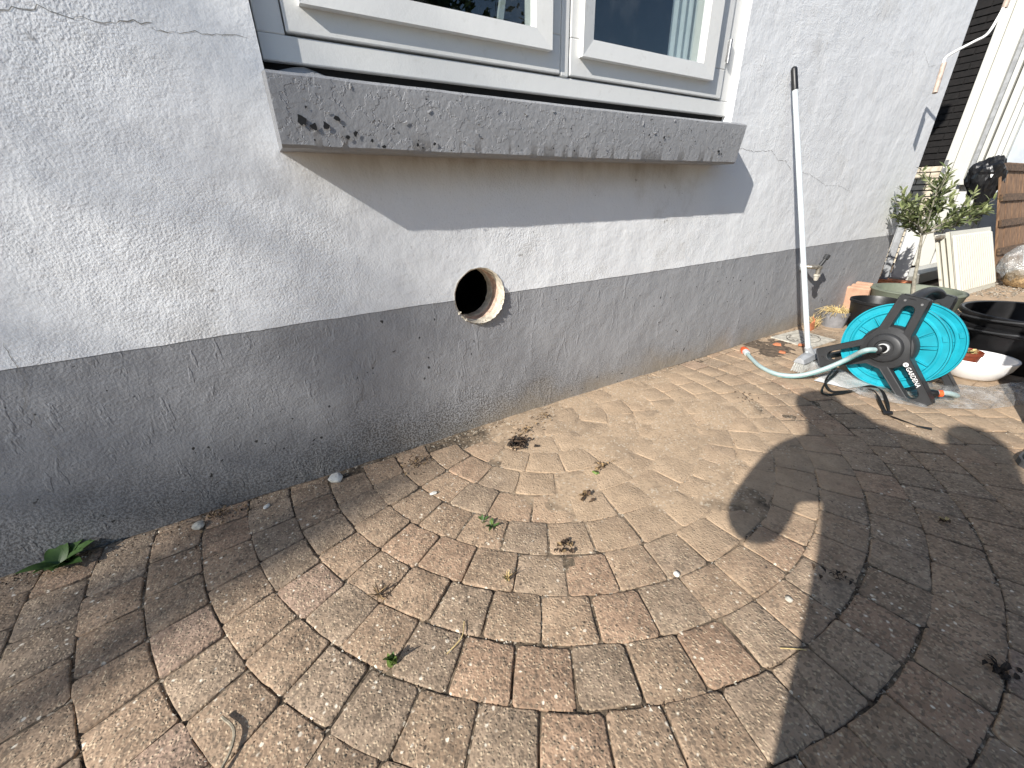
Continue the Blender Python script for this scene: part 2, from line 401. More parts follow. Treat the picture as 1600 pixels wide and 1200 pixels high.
# ------------------------------------------------------------------ mesh helpers
class MB:
    def __init__(s):
        s.v = []; s.f = []; s.mi = []
    def add(s, vs, fs, mi=0):
        o = len(s.v)
        s.v += [tuple(v) for v in vs]
        for f in fs:
            s.f.append(tuple(i + o for i in f)); s.mi.append(mi)
        return s
    def box(s, x0, x1, y0, y1, z0, z1, mi=0):
        vs = [(x, y, z) for z in (z0, z1) for y in (y0, y1) for x in (x0, x1)]
        return s.add(vs, [(0, 2, 3, 1), (4, 5, 7, 6), (0, 1, 5, 4), (2, 6, 7, 3), (0, 4, 6, 2), (1, 3, 7, 5)], mi)
    def obox(s, c, ax, ay, az, mi=0):                      # oriented box from centre and half-axes
        c, ax, ay, az = map(Vector, (c, ax, ay, az))
        vs = [c + ax * i + ay * j + az * k for k in (-1, 1) for j in (-1, 1) for i in (-1, 1)]
        return s.add(vs, [(0, 2, 3, 1), (4, 5, 7, 6), (0, 1, 5, 4), (2, 6, 7, 3), (0, 4, 6, 2), (1, 3, 7, 5)], mi)
    def tube(s, pts, r, n=10, mi=0, caps=True, flat=1.0):
        pts = [Vector(p) for p in pts]
        if not hasattr(r, '__len__'):
            r = [r] * len(pts)
        rings = []
        prev = None
        for i, p in enumerate(pts):
            d = (pts[min(i + 1, len(pts) - 1)] - pts[max(i - 1, 0)]).normalized()
            if prev is None:
                a = d.cross(Vector((0, 0, 1)))
                if a.length < 1e-3:
                    a = d.cross(Vector((1, 0, 0)))
            else:
                a = prev - d * prev.dot(d)
            a.normalize(); b = d.cross(a); prev = a
            rings.append([p + (a * cos(2 * pi * k / n) + b * sin(2 * pi * k / n) * flat) * r[i] for k in range(n)])
        vs = [v for rg in rings for v in rg]
        fs = [(i * n + k, i * n + (k + 1) % n, (i + 1) * n + (k + 1) % n, (i + 1) * n + k) for i in range(len(rings) - 1) for k in range(n)]
        if caps:
            fs += [tuple(reversed(range(n))), tuple((len(rings) - 1) * n + k for k in range(n))]
        return s.add(vs, fs, mi)
    def lathe(s, prof, n=32, c=(0, 0, 0), sx=1.0, sy=1.0, mi=0, jit=0.0, closed=False):
        vs = []
        for i, (r, z) in enumerate(prof):
            for k in range(n):
                a = 2 * pi * k / n
                rr = r * (1 + (noise.noise(Vector((cos(a) * 2, sin(a) * 2, z * 9 + c[0]))) * jit if jit else 0))
                vs.append((c[0] + rr * cos(a) * sx, c[1] + rr * sin(a) * sy, c[2] + z))
        m_ = len(prof)
        fs = [(i * n + k, i * n + (k + 1) % n, (i + 1) * n + (k + 1) % n, (i + 1) * n + k) for i in range(m_ - 1) for k in range(n)]
        if closed:
            fs += [((m_ - 1) * n + k, (m_ - 1) * n + (k + 1) % n, (k + 1) % n, k) for k in range(n)]
        else:
            if prof[0][0] > 1e-6: fs.append(tuple(reversed(range(n))))
            if prof[-1][0] > 1e-6: fs.append(tuple((m_ - 1) * n + k for k in range(n)))
        return s.add(vs, fs, mi)
    def prism(s, poly, z0, z1, mi=0):                      # poly in xy
        n = len(poly)
        vs = [(x, y, z0) for x, y in poly] + [(x, y, z1) for x, y in poly]
        fs = [tuple(reversed(range(n))), tuple(range(n, 2 * n))] + [(k, (k + 1) % n, n + (k + 1) % n, n + k) for k in range(n)]
        return s.add(vs, fs, mi)
    def xform(s, mt):
        s.v = [tuple(mt @ Vector(v)) for v in s.v]
        return s
    def build(s, name, mat, parent=None, smooth=False, bevel=0.0, loc=None, label=None, kind=None, seg=2):
        me = bpy.data.meshes.new(name)
        me.from_pydata(s.v, [], s.f)
        mats = mat if isinstance(mat, (list, tuple)) else [mat]
        for m_ in mats:
            me.materials.append(m_)
        for p, i in zip(me.polygons, s.mi):
            p.material_index = i
        me.update()
        if smooth:
            me.polygons.foreach_set('use_smooth', [True] * len(me.polygons))
            me.set_sharp_from_angle(angle=radians(38))
        o = bpy.data.objects.new(name, me)
        COL.objects.link(o)
        if loc is not None: o.location = loc
        if parent is not None: o.parent = parent
        if bevel:
            bv = o.modifiers.new('bevel', 'BEVEL'); bv.width = bevel; bv.segments = seg; bv.limit_method = 'ANGLE'; bv.angle_limit = radians(40)
        if label: o['label'] = label
        if kind: o['kind'] = kind
        return o

def empty(name, loc, label, cat, rz=0, group=None):
    o = bpy.data.objects.new(name, None)
    COL.objects.link(o); o.location = loc; o.rotation_euler = (0, 0, rz); o.empty_display_size = 0.1
    return tag(o, label, cat, group)

def tag(o, label, cat, group=None):
    o['label'] = label; o['category'] = cat
    if group: o['group'] = group
    return o

def structure(o):
    o['kind'] = 'structure'
    return o

YW = 1.312        # face of the house wall
XC = 4.262        # its right-hand corner
HX, HZ, HR = 0.636, 0.541, 0.097      # vent hole
def band(x):      # height of the wavy paint line
    return 0.5335 + 0.004 * x + 0.003 * sin(x * 2.3 + 1) + 0.0022 * noise.noise(Vector((x * 9, 0, 0))) + 0.0016 * noise.noise(Vector((x * 40, 3, 0)))

# ------------------------------------------------------------------ ground
g = MB(); g.add([(-40, -40, -0.03), (40, -40, -0.03), (40, 40, -0.03), (-40, 40, -0.03)], [(0, 1, 2, 3)])
ground = structure(g.build('ground', M['earth']))

# paving ------------------------------------------------------------
CX, CY = 0.8694, 1.2407
pave = bpy.data.objects.new('pavement', None); COL.objects.link(pave); pave['kind'] = 'structure'

def clip(poly, a, b, c):            # keep a*x+b*y<=c
    out = []
    n = len(poly)
    for i in range(n):
        p, q = poly[i], poly[(i + 1) % n]
        dp = a * p[0] + b * p[1] - c; dq = a * q[0] + b * q[1] - c
        if dp <= 0: out.append(p)
        if (dp < 0 < dq) or (dq < 0 < dp):
            t_ = dp / (dp - dq); out.append((p[0] + (q[0] - p[0]) * t_, p[1] + (q[1] - p[1]) * t_))
    return out

def area(poly):
    return 0.5 * abs(sum(poly[i][0] * poly[(i + 1) % len(poly)][1] - poly[(i + 1) % len(poly)][0] * poly[i][1] for i in range(len(poly))))

def chaikin(poly, f=0.09):
    out = []
    n = len(poly)
    for i in range(n):
        p, q = poly[i], poly[(i + 1) % n]
        L = hypot(q[0] - p[0], q[1] - p[1])
        ff = min(0.3, f / max(L, 1e-4) * 0.1)
        out.append((p[0] + (q[0] - p[0]) * ff, p[1] + (q[1] - p[1]) * ff))
        out.append((q[0] - (q[0] - p[0]) * ff, q[1] - (q[1] - p[1]) * ff))
    return out

def inset(poly, d):
    cx = sum(p[0] for p in poly) / len(poly); cy = sum(p[1] for p in poly) / len(poly)
    w = sqrt(area(poly))
    k = 1 - 2 * d / w
    return [(cx + (p[0] - cx) * k, cy + (p[1] - cy) * k) for p in poly]

PATH_COLS = [(0.335, 0.236, 0.158), (0.325, 0.232, 0.157), (0.314, 0.234, 0.164), (0.345, 0.232, 0.155), (0.302, 0.226, 0.160), (0.33, 0.236, 0.159)]
RED_COLS = [(0.345, 0.238, 0.172), (0.35, 0.245, 0.178), (0.31, 0.228, 0.175)]

def sett_mesh(poly, rng):
    cx = sum(p[0] for p in poly) / len(poly); cy = sum(p[1] for p in poly) / len(poly)
    base = [(p[0] - cx + rng.uniform(-.0018, .0018), p[1] - cy + rng.uniform(-.0018, .0018)) for p in poly]
    base = inset(base, rng.uniform(0.0012, 0.0032))
    base = chaikin(base, rng.uniform(.045, .085))
    fine = []
    for i, p in enumerate(base):                    # long edges get a worn, slightly wandering midpoint
        q = base[(i + 1) % len(base)]
        fine.append(p)
        L = hypot(q[0] - p[0], q[1] - p[1])
        if L > .03:
            d_ = ((q[0] - p[0]) / L, (q[1] - p[1]) / L); w_ = rng.gauss(0, .0011)
            fine.append((p[0] + d_[0] * L * .5 - d_[1] * w_, p[1] + d_[1] * L * .5 + d_[0] * w_))
    base = fine
    n = len(base)
    tx, ty, dz = rng.gauss(0, .009), rng.gauss(0, .009), max(-.0008, rng.gauss(0, .0010))
    hz = lambda p: dz + tx * p[0] + ty * p[1]
    top = inset(base, 0.0036)
    mid = inset(base, 0.0008)
    vs = [(p[0], p[1], -0.028) for p in base] + [(p[0], p[1], hz(p) - 0.0042) for p in base] + [(p[0], p[1], hz(p) - 0.0011 + rng.uniform(-.0006, .0006)) for p in mid] + [(p[0], p[1], hz(p) + rng.uniform(-.0007, .0004)) for p in top]
    fs = []
    for r in range(3):
        fs += [(r * n + k, r * n + (k + 1) % n, (r + 1) * n + (k + 1) % n, (r + 1) * n + k) for k in range(n)]
    fs.append(tuple(3 * n + k for k in range(n)))
    return (cx, cy), vs, fs

pieces = []
rng = random.Random(11)
ANCH = {0: (-129.5, 8.65), 1: (-124.7, 7.55), 2: (-127.8, 6.63), 3: (-131.0, 6.03), 4: (-154.2, 5.55), 5: (-164.8, 5.03), 6: (-168.0, 4.88)}
for k in range(-6, 10):
    r0 = 0.749 + 0.1168 * k; r1 = r0 + 0.1168
    if r1 < 0.06: continue
    r0 = max(r0 - .0011, 0.0); r1 += .0011
    if k in ANCH:
        a0, st = ANCH[k]
    else:
        st = math.degrees(0.1225 / ((r0 + r1) / 2)); a0 = rng.uniform(0, st)
    n_ = max(5, round(360 / st)); 
    angs = [a0 + st * i for i in range(-n_ // 2 - 1, n_ // 2 + 1)]
    # walk from the anchor so the traced joints stay where they are
    angs = [a for a in angs if -190 <= a - 0 <= 20]
    angs = sorted(angs)
    jit = [a + rng.gauss(0, 0.016 / max(r1, .2) * 8) for a in angs]
    if r0 <= 0.06:
        jit = [-180 + 60 * i for i in range(4)]
    for i in range(len(jit) - 1):
        A, B = radians(jit[i]), radians(jit[i + 1])
        poly = [(CX + r0 * cos(A + (B - A) * t_), CY + r0 * sin(A + (B - A) * t_)) for t_ in ((0, .5, 1) if r0 > .02 else (0,))]
        poly += [(CX + r1 * cos(A + (B - A) * t_), CY + r1 * sin(A + (B - A) * t_)) for t_ in (1, .5, 0)]
        sh = rng.gauss(0, .0014); am = (A + B) / 2                # setts sit a little in or out of their course
        poly = [(p_[0] + sh * cos(am), p_[1] + sh * sin(am)) for p_ in poly]
        poly = clip(poly, 0, 1, YW - 0.006)
        if len(poly) < 3 or area(poly) < 0.0012: continue
        pieces.append(poly)
RMAX = 0.749 + 0.1168 * 10
# straight courses beyond the circle
x = -3.0
row = 0
yy = YW - 0.006
while yy > -2.0:
    off = 0.1 if row % 2 else 0.0
    x = -3.0 + off
    while x < 7.0:
        poly = [(x, yy - .105), (x + .21, yy - .105), (x + .21, yy), (x, yy)]
        c_ = (x + .105, yy - .0525)
        rr = hypot(c_[0] - CX, c_[1] - CY)
        corners = [hypot(p[0] - CX, p[1] - CY) for p in poly]
        if max(corners) > RMAX + 0.01 and not (-3.0 <= c_[0] < -1.0 and c_[1] < 0.2):
            if min(corners) < RMAX:                    # cut to the circle's edge
                d = Vector((c_[0] - CX, c_[1] - CY)).normalized()
                poly = clip(poly, -d.x, -d.y, -(d.x * CX + d.y * CY + RMAX))
            if len(poly) >= 3 and area(poly) > 0.0015 and c_[1] > -1.3 and not (2.70 < c_[0] < 3.02 and 1.02 < c_[1] < 1.29):
                pieces.append(poly)
        x += .21
    yy -= .105
    row += 1

_cinv = cam.matrix_world.inverted()
def px(p):
    q = _cinv @ Vector((p[0], p[1], 0))
    if q.z > -0.05: return None
    return (800 + 620 * q.x / -q.z, 600 - 620 * q.y / -q.z)
scored = []
for poly in pieces:
    pp = [px(p) for p in poly]
    vis = 0
    if all(pp):
        c_ = (sum(p[0] for p in pp) / len(pp), sum(p[1] for p in pp) / len(pp))
        if -40 < c_[0] < 1640 and -40 < c_[1] < 1240:
            vis = area(pp)
    scored.append((vis, poly))
order = sorted(range(len(scored)), key=lambda i: -scored[i][0])
single = set(i for i in order[:300] if scored[i][0] > 0)
far = MB(); fart = []
for i, (vis, poly) in enumerate(scored):
    pr = random.Random(i * 7 + 3)
    (cx, cy), vs, fs = sett_mesh(poly, pr)
    red = pr.random() < (0.16 if cx < -0.02 else 0.03)
    base = pr.choice(RED_COLS if red else PATH_COLS)
    b_ = pr.uniform(0.90, 1.08)
    tint = tuple(c * b_ for c in base) + (1,)
    if i in single:
        me = bpy.data.meshes.new('sett'); me.from_pydata(vs, [], fs)
        at = me.attributes.new('tint', 'FLOAT_COLOR', 'POINT')
        at.data.foreach_set('color', list(tint) * len(vs))
        me.materials.append(M['sett'])
        me.polygons.foreach_set('use_smooth', [True] * len(me.polygons))
        me.set_sharp_from_angle(angle=radians(60))
        o = bpy.data.objects.new('sett', me); COL.objects.link(o); o.location = (cx, cy, 0); o.parent = pave
    else:
        far.add([(v[0] + cx, v[1] + cy, v[2]) for v in vs], fs); fart += list(tint) * len(vs)
fo = far.build('setts', M['sett'], pave, kind='stuff')
fa = fo.data.attributes.new('tint', 'FLOAT_COLOR', 'POINT'); fa.data.foreach_set('color', fart)

# sand and soil that fills the joints and drifts over the middle of the circle
def dust_h(x, y):
    d = hypot((x - 1.18) * .88, y - .98)
    n1 = noise.fractal(Vector((x * 2.2, y * 2.2, 1.7)), 1.0, 2.0, 4)
    n2 = noise.fractal(Vector((x * 7, y * 7, 5.1)), 1.0, 2.0, 4)
    core = max(0, min(1, (0.95 - (d + n1 * .22)) / 0.65))
    if x > 1.6: core = max(core, min(0.75, (x - 1.6) * .6))
    edge = max(0, min(1, (y - 1.20) / .1)) * (1.0 if x > 0.2 else .5)
    h = -0.0052 + 0.0050 * core + 0.0030 * n2 * (1.0 + .35 * core) + 0.0040 * edge * (0.4 + n2)
    return min(h, -0.0040 + 0.0060 * max(core, edge * .45))
jm = MB()
nx, ny = 470, 215
X0, X1, Y0, Y1 = -1.5, 7.0, -1.0, YW + 0.004
xs = [X0 + (X1 - X0) * (i / nx) for i in range(nx + 1)]
# finer near the camera side of the circle
xs = [-1.5 + 4.3 * i / 340 for i in range(341)] + [2.8 + 4.2 * (i + 1) / 90 for i in range(90)]
ysl = [-1.0 + (YW + .004 + 1.0) * j / 185 for j in range(186)]
vs = [(x_, y_, dust_h(x_, y_)) for y_ in ysl for x_ in xs]
W_ = len(xs)
jm.add(vs, [(j * W_ + i, j * W_ + i + 1, (j + 1) * W_ + i + 1, (j + 1) * W_ + i) for j in range(len(ysl) - 1) for i in range(W_ - 1)])
jo = jm.build('joint_sand', M['joint'], pave, smooth=True, kind='stuff')

# ------------------------------------------------------------------ the house
house = empty('house', (0, YW, 0), 'white rendered house wall with grey painted base and casement window', 'house')
def wpart(mb, name, mat, parent=None, **kw):
    par = parent or house
    o = mb.build(name, mat, par, **kw)
    o.matrix_parent_inverse = Matrix.Translation((0, -YW, 0)) if par is house else par.matrix_world.inverted()
    return o

def fill_face(loops, y):
    bm = bmesh.new()
    for lp in loops:
        vs_ = [bm.verts.new((x_, y, z_)) for x_, z_ in lp]
        for i in range(len(vs_)):
            bm.edges.new((vs_[i], vs_[(i + 1) % len(vs_)]))
    bmesh.ops.triangle_fill(bm, use_beauty=True, use_dissolve=False, edges=bm.edges[:], normal=(0, -1, 0))
    out = ([tuple(v.co) for v in bm.verts], [tuple(v.index for v in f.verts) for f in (bm.verts.index_update() or bm.faces)])
    bm.free()
    return out

WX0, WX1, WZ0, WZ1 = 0.100, 1.945, 1.125, 2.35     # window opening
XL, ZT = -4.0, 3.4
def rimr(a):
    return HR + 0.0012 * noise.noise(Vector((cos(a) * 6, sin(a) * 6, 2)))
aL = math.acos(-1 + 0.0)
def rim_pts(upper, n=28):
    # from left crossing to right crossing of the paint line
    zl = band(HX - HR); zr = band(HX + HR)
    a1 = pi - math.asin((zl - HZ) / HR); a2 = math.asin((zr - HZ) / HR)
    if upper:
        return [(HX + rimr(a) * cos(a), HZ + rimr(a) * sin(a)) for a in [a1 + (a2 - a1) * i / n for i in range(n + 1)]]
    a1 = -pi - math.asin((zl - HZ) / HR) + 0.0
    a1 = a1 if a1 < a2 else a1 - 2 * pi
    return [(HX + rimr(a) * cos(a), HZ + rimr(a) * sin(a)) for a in [a1 + (a2 - a1) * i / n for i in range(n + 1)]]
xs_l = [XL + (HX - HR - 0.004 - XL) * i / 220 for i in range(221)]
xs_r = [HX + HR + 0.004 + (XC - HX - HR - 0.004) * i / 220 for i in range(221)]
line_l = [(x_, band(x_)) for x_ in xs_l]; line_r = [(x_, band(x_)) for x_ in xs_r]
win = [(WX0, WZ0), (WX1, WZ0), (WX1, WZ1), (WX0, WZ1)]
rim_u, rim_d = rim_pts(True), rim_pts(False)
wm = MB()
vs, fs = fill_face([line_l + rim_u + line_r + [(XC, ZT), (XL, ZT)], win], YW)
wm.add(vs, fs)
# window reveals, corner return, back
D = 0.14
for (a, b) in zip(win, win[1:] + win[:1]):
    wm.add([(a[0], YW, a[1]), (b[0], YW, b[1]), (b[0], YW + D, b[1]), (a[0], YW + D, a[1])], [(0, 1, 2, 3)])
wm.add([(XC, YW, band(XC)), (XC, YW + 5, band(XC)), (XC, YW + 5, ZT), (XC, YW, ZT)], [(0, 1, 2, 3)])
wall = wpart(wm, 'wall', M['render'])
pm = MB()
vs, fs = fill_face([list(reversed(line_l + rim_d + line_r)) + [(XL, -0.03), (XC, -0.03)]], YW + 0.0015)
pm.add(vs, fs)
pm.add([(XC, YW + .0015, -.03), (XC, YW + 5, -.03), (XC, YW + 5, band(XC)), (XC, YW + .0015, band(XC))], [(0, 1, 2, 3)])
wpart(pm, 'plinth', M['plinth'], label='grey painted base of the wall')
# the core-drilled hole: plaster lip, brick lining, dark inside
hm = MB()
nh = 64
rings = []
for d, rr, jit in ((-0.0035, HR + 0.004, 0.0025), (0.0, HR - 0.001, 0.001), (0.03, HR - 0.0015, 0.0006), (0.031, HR - 0.004, 0.001), (0.075, HR - 0.0045, 0.0012), (0.076, HR - 0.0055, 0.001), (0.115, HR - 0.006, 0.002), (0.116, HR + .05, 0.0), (0.45, HR + .05, 0.0)):
    rings.append([(HX + (rr + jit * noise.noise(Vector((cos(2 * pi * k / nh) * 9, sin(2 * pi * k / nh) * 9, d * 50))) * 1.6) * cos(2 * pi * k / nh), YW + d, HZ + (rr + jit * noise.noise(Vector((cos(2 * pi * k / nh) * 9, sin(2 * pi * k / nh) * 9, d * 50 + 3))) * 1.6) * sin(2 * pi * k / nh)) for k in range(nh)])
vs = [p for r in rings for p in r]
for i in range(len(rings) - 1):
    hm.add(rings[i] + rings[i + 1], [(k, (k + 1) % nh, nh + (k + 1) % nh, nh + k) for k in range(nh)], 0 if i < 2 else (1 if i in (3,) else (2 if i >= 6 else 0)))
hm.add(rings[-1], [tuple(range(nh))], 2)
wpart(hm, 'vent_hole', [M['holeplaster'], M['holebrick'], M['black']], smooth=True, label='round core-drilled hole with cut brick edge')
# torn plaster crumbs standing proud along the lower right of the rim
cr = MB()
r_ = random.Random(5)
for i in range(46):
    a = radians(r_.uniform(-150, 10)); rr = HR + r_.uniform(-.002, .005)
    c_ = Vector((HX + rr * cos(a), YW - r_.uniform(0, .006), HZ + rr * sin(a)))
    s_ = r_.uniform(.003, .008)
    pts = [c_ + Vector((r_.uniform(-1, 1), r_.uniform(-.8, .5), r_.uniform(-1, 1))) * s_ for _ in range(4)]
    cr.add(pts, [(0, 1, 2), (0, 2, 3), (0, 3, 1), (1, 3, 2)])
# torn lip
lip = []
for k in range(41):
    a = radians(-140 + 155 * k / 40)
    w_ = 0.004 + 0.010 * max(0, sin(pi * k / 40)) * (0.6 + noise.noise(Vector((k * .8, 0, 0))))
    p1 = (HX + (HR - .001) * cos(a), YW - .001, HZ + (HR - .001) * sin(a)); p2 = (HX + (HR + .002) * cos(a), YW - .004 - w_, HZ + (HR + .002) * sin(a)); p3 = (HX + (HR + .005) * cos(a), YW - .001, HZ + (HR + .005) * sin(a))
    lip += [p1, p2, p3]
cr.add(lip, [f for k in range(40) for f in ((k * 3, k * 3 + 3, k * 3 + 4, k * 3 + 1), (k * 3 + 1, k * 3 + 4, k * 3 + 5, k * 3 + 2))])
wpart(cr, 'torn_plaster_edge', M['holeplaster'])

# hairline cracks: thin ribbons following traced lines
def crack(pts, w=0.0022, seed=0):
    r_ = random.Random(seed)
    P = []
    for i in range(len(pts) - 1):
        a, b = pts[i], pts[i + 1]
        L = hypot(b[0] - a[0], b[1] - a[1]); n_ = max(2, int(L / .009))
        for j in range(n_):
            t_ = j / n_
            P.append((a[0] + (b[0] - a[0]) * t_ + r_.gauss(0, .0020), a[1] + (b[1] - a[1]) * t_ + r_.gauss(0, .0020)))
    P.append(pts[-1])
    mb = MB(); vs_ = []
    for i, p in enumerate(P):
        q = P[min(i + 1, len(P) - 1)]; o_ = P[max(i - 1, 0)]
        d = Vector((q[0] - o_[0], q[1] - o_[1])).normalized(); nrm = Vector((-d.y, d.x))
        ww = w * r_.uniform(.25, 1.0) * (0.3 if i in (0, len(P) - 1) else 1) * .5
        vs_ += [(p[0] + nrm.x * ww, YW - .0008, p[1] + nrm.y * ww), (p[0] - nrm.x * ww, YW - .0008, p[1] - nrm.y * ww)]
    mb.add(vs_, [(2 * i, 2 * i + 1, 2 * i + 3, 2 * i + 2) for i in range(len(P) - 1)])
    return mb
CR = [[(-.36, 1.19), (-.319, 1.198), (-.263, 1.212), (-.231, 1.202), (-.184, 1.202), (-.144, 1.204), (-.092, 1.212)],
      [(-.099, 1.2), (-.049, 1.202), (.01, 1.206), (.085, 1.212)],
      [(-.554, .593), (-.549, .553), (-.548, .529), (-.551, .49), (-.57, .444), (-.571, .383), (-.564, .357), (-.564, .316), (-.567, .269)],
      [(2.03, 1.052), (2.066, 1.055), (2.176, 1.045), (2.31, 1.058), (2.388, 1.015), (2.47, 1.01), (2.54, .97)],
      [(2.602, .964), (2.744, .953), (2.962, .894), (3.121, .893), (3.315, .856)],
      [(3.55, 1.62), (3.62, 1.55), (3.66, 1.49)], [(3.9, 1.3), (3.86, 1.2), (3.84, 1.08)], [(3.72, 1.62), (3.86, 1.56), (3.95, 1.58)],
      [(.735, .52), (.76, .545), (.775, .56)]]
for i, c_ in enumerate(CR):
    wpart(crack(c_, 0.0020 if i in (0, 3) else 0.0014, i), 'crack', M['crack'])

# window sill: a battered painted stone slab with a rough arris
sm = MB()
PR = 0.115
n_ = 420
top_r, bot_r = 1.889, 1.853
sv = []
prof = [(0.02, 1.150), (-PR + .012, 1.130), (-PR, 1.122), (-PR - .001, 1.085), (-PR + .001, 1.03), (-PR + .002, 0.985), (-PR + .008, 0.978), (0.02, 0.982)]
for i in range(n_ + 1):
    t_ = i / n_
    for j, (dy, z_) in enumerate(prof):
        xr = top_r + (bot_r - top_r) * (1.13 - z_) / .15
        x_ = 0.092 + (xr - 0.092) * t_
        nz = noise.fractal(Vector((x_ * 9, z_ * 9, dy * 5)), 1, 2, 4)
        e = 1.0 if j in (2, 5, 6) else .5
        sag = -0.0035 * sin(pi * t_)
        hz = sag + nz * .0016 * e + (noise.fractal(Vector((x_ * 31 + j * .4, j * .1, 0)), 0.8, 2.3, 5) * .0007 if j == 6 else 0)
        sv.append((x_, YW + dy + nz * .0011 * e, z_ + hz))
m_ = len(prof)
sm.add(sv, [(i * m_ + j, (i + 1) * m_ + j, (i + 1) * m_ + j + 1, i * m_ + j + 1) for i in range(n_) for j in range(m_ - 1)])
sm.add(sv[:m_], [tuple(range(m_))]); sm.add(sv[-m_:], [tuple(reversed(range(m_)))])
sill = wpart(sm, 'window_sill', M['sill'], smooth=True, label='dark grey stone sill with flaking paint')
# paint chips: black spots where flakes are gone, and curled flakes
ch = MB(); fl = MB()
r_ = random.Random(21)
spots = [(.145, 1.035, .013), (.170, 1.024, .012), (.196, 1.028, .009), (.225, 1.042, .008), (.243, 1.006, .006), (.262, 1.014, .008), (.16, 1.062, .004), (.30, 1.0, .005), (.36, 1.03, .004), (.42, .995, .006), (.47, 1.0, .005), (.33, .988, .006), (1.30, 1.06, .005), (1.36, 1.04, .004), (1.38, 1.055, .006), (1.72, 1.02, .008), (1.74, 1.012, .005), (1.56, 1.05, .003), (.94, 1.06, .004), (.9, 1.045, .003), (1.62, 1.09, .003)]
for i in range(60):
    spots.append((r_.uniform(.12, 1.8) ** 1.0, r_.uniform(.985, 1.11), r_.uniform(.0012, .0032)))
for (x_, z_, s_) in spots:
    k = 9
    vs_ = [(x_ + s_ * r_.uniform(.35, 1.2) * cos(2 * pi * i / k), YW - PR - .0035, z_ + s_ * r_.uniform(.35, 1.1) * sin(2 * pi * i / k)) for i in range(k)]
    ch.add(vs_, [tuple(range(k))])
for i in range(70):
    x_, z_, s_ = r_.uniform(.12, 1.85), r_.uniform(.99, 1.115), r_.uniform(.002, .008)
    a = r_.uniform(0, 2 * pi)
    ax = Vector((cos(a), 0, sin(a))) * s_; ay = Vector((-sin(a), 0, cos(a))) * s_ * r_.uniform(.25, .6)
    c_ = Vector((x_, YW - PR - .0025, z_)); oo = Vector((0, -s_ * r_.uniform(.1, .3), 0))
    fl.add([c_ - ax, c_ + ax, c_ + ax * .8 + ay + oo, c_ - ax * .7 + ay * r_.uniform(.6, 1.1) + oo], [(0, 1, 2, 3)])
def spart(mb, name, mat, parent, **kw):
    o = mb.build(name, mat, parent, **kw)
    o.matrix_parent_inverse = Matrix.Identity(4)
    # parent chain: house origin is shifted by YW
    return o
c1 = wpart(ch, 'paint_chips', M['chip'], kind='stuff'); c2 = wpart(fl, 'paint_flakes', M['sill'], kind='stuff')

# window ------------------------------------------------------------
winE = bpy.data.objects.new('window', None); COL.objects.link(winE); winE.parent = house
winE.location = (0, 0, 0)
winE['label'] = 'white wooden casement window with two leaves'
def win_part(mb, name, mat, **kw):
    mb.v = [(v[0], v[1] - YW, v[2]) for v in mb.v]
    o = mb.build(name, mat, winE, **kw)
    return o
F = YW + 0.032        # frame face
def vbox(x0, x1, z0, z1, y0, y1):
    return MB().box(x0, x1, y0, y1, z0, z1)
TOP = 2.33
win_part(vbox(.1055, 1.942, 1.180, 1.2345, F, F + .10), 'frame_bottom_rail', M['white'], bevel=.003)
win_part(vbox(.1055, .166, 1.2345, TOP, F, F + .10), 'frame_stile', M['white'], bevel=.003)
win_part(vbox(1.880, 1.942, 1.2345, TOP, F, F + .10), 'frame_stile', M['white'], bevel=.003)
win_part(vbox(1.002, 1.036, 1.2345, TOP, F - .004, F + .10), 'mullion', M['white'], bevel=.004)
win_part(vbox(.166, 1.880, TOP - .05, TOP, F + .001, F + .10), 'frame_head', M['white'], bevel=.003)
win_part(vbox(.10, 1.945, 1.128, 1.181, F + .018, F + .05), 'dark_joint', M['black'])
# mortar fillet with grime under the frame
mf = MB()
pts = []
for i in range(120):
    x_ = .102 + 1.84 * i / 119
    nz = noise.fractal(Vector((x_ * 8, 0, 4)), 1, 2, 4)
    pts += [(x_, F - .012 + nz * .006, 1.148 + nz * .003), (x_, F + .012, 1.156 + .006 * nz + (0.018 if x_ < .28 else 0) * max(0, 1 - abs(x_ - .19) / .09)), (x_, F + .02, 1.15)]
mf.add(pts, [f for i in range(119) for f in ((i * 3, i * 3 + 3, i * 3 + 4, i * 3 + 1), (i * 3 + 1, i * 3 + 4, i * 3 + 5, i * 3 + 2))])
win_part(mf, 'mortar_fillet', M['sill'], smooth=True)

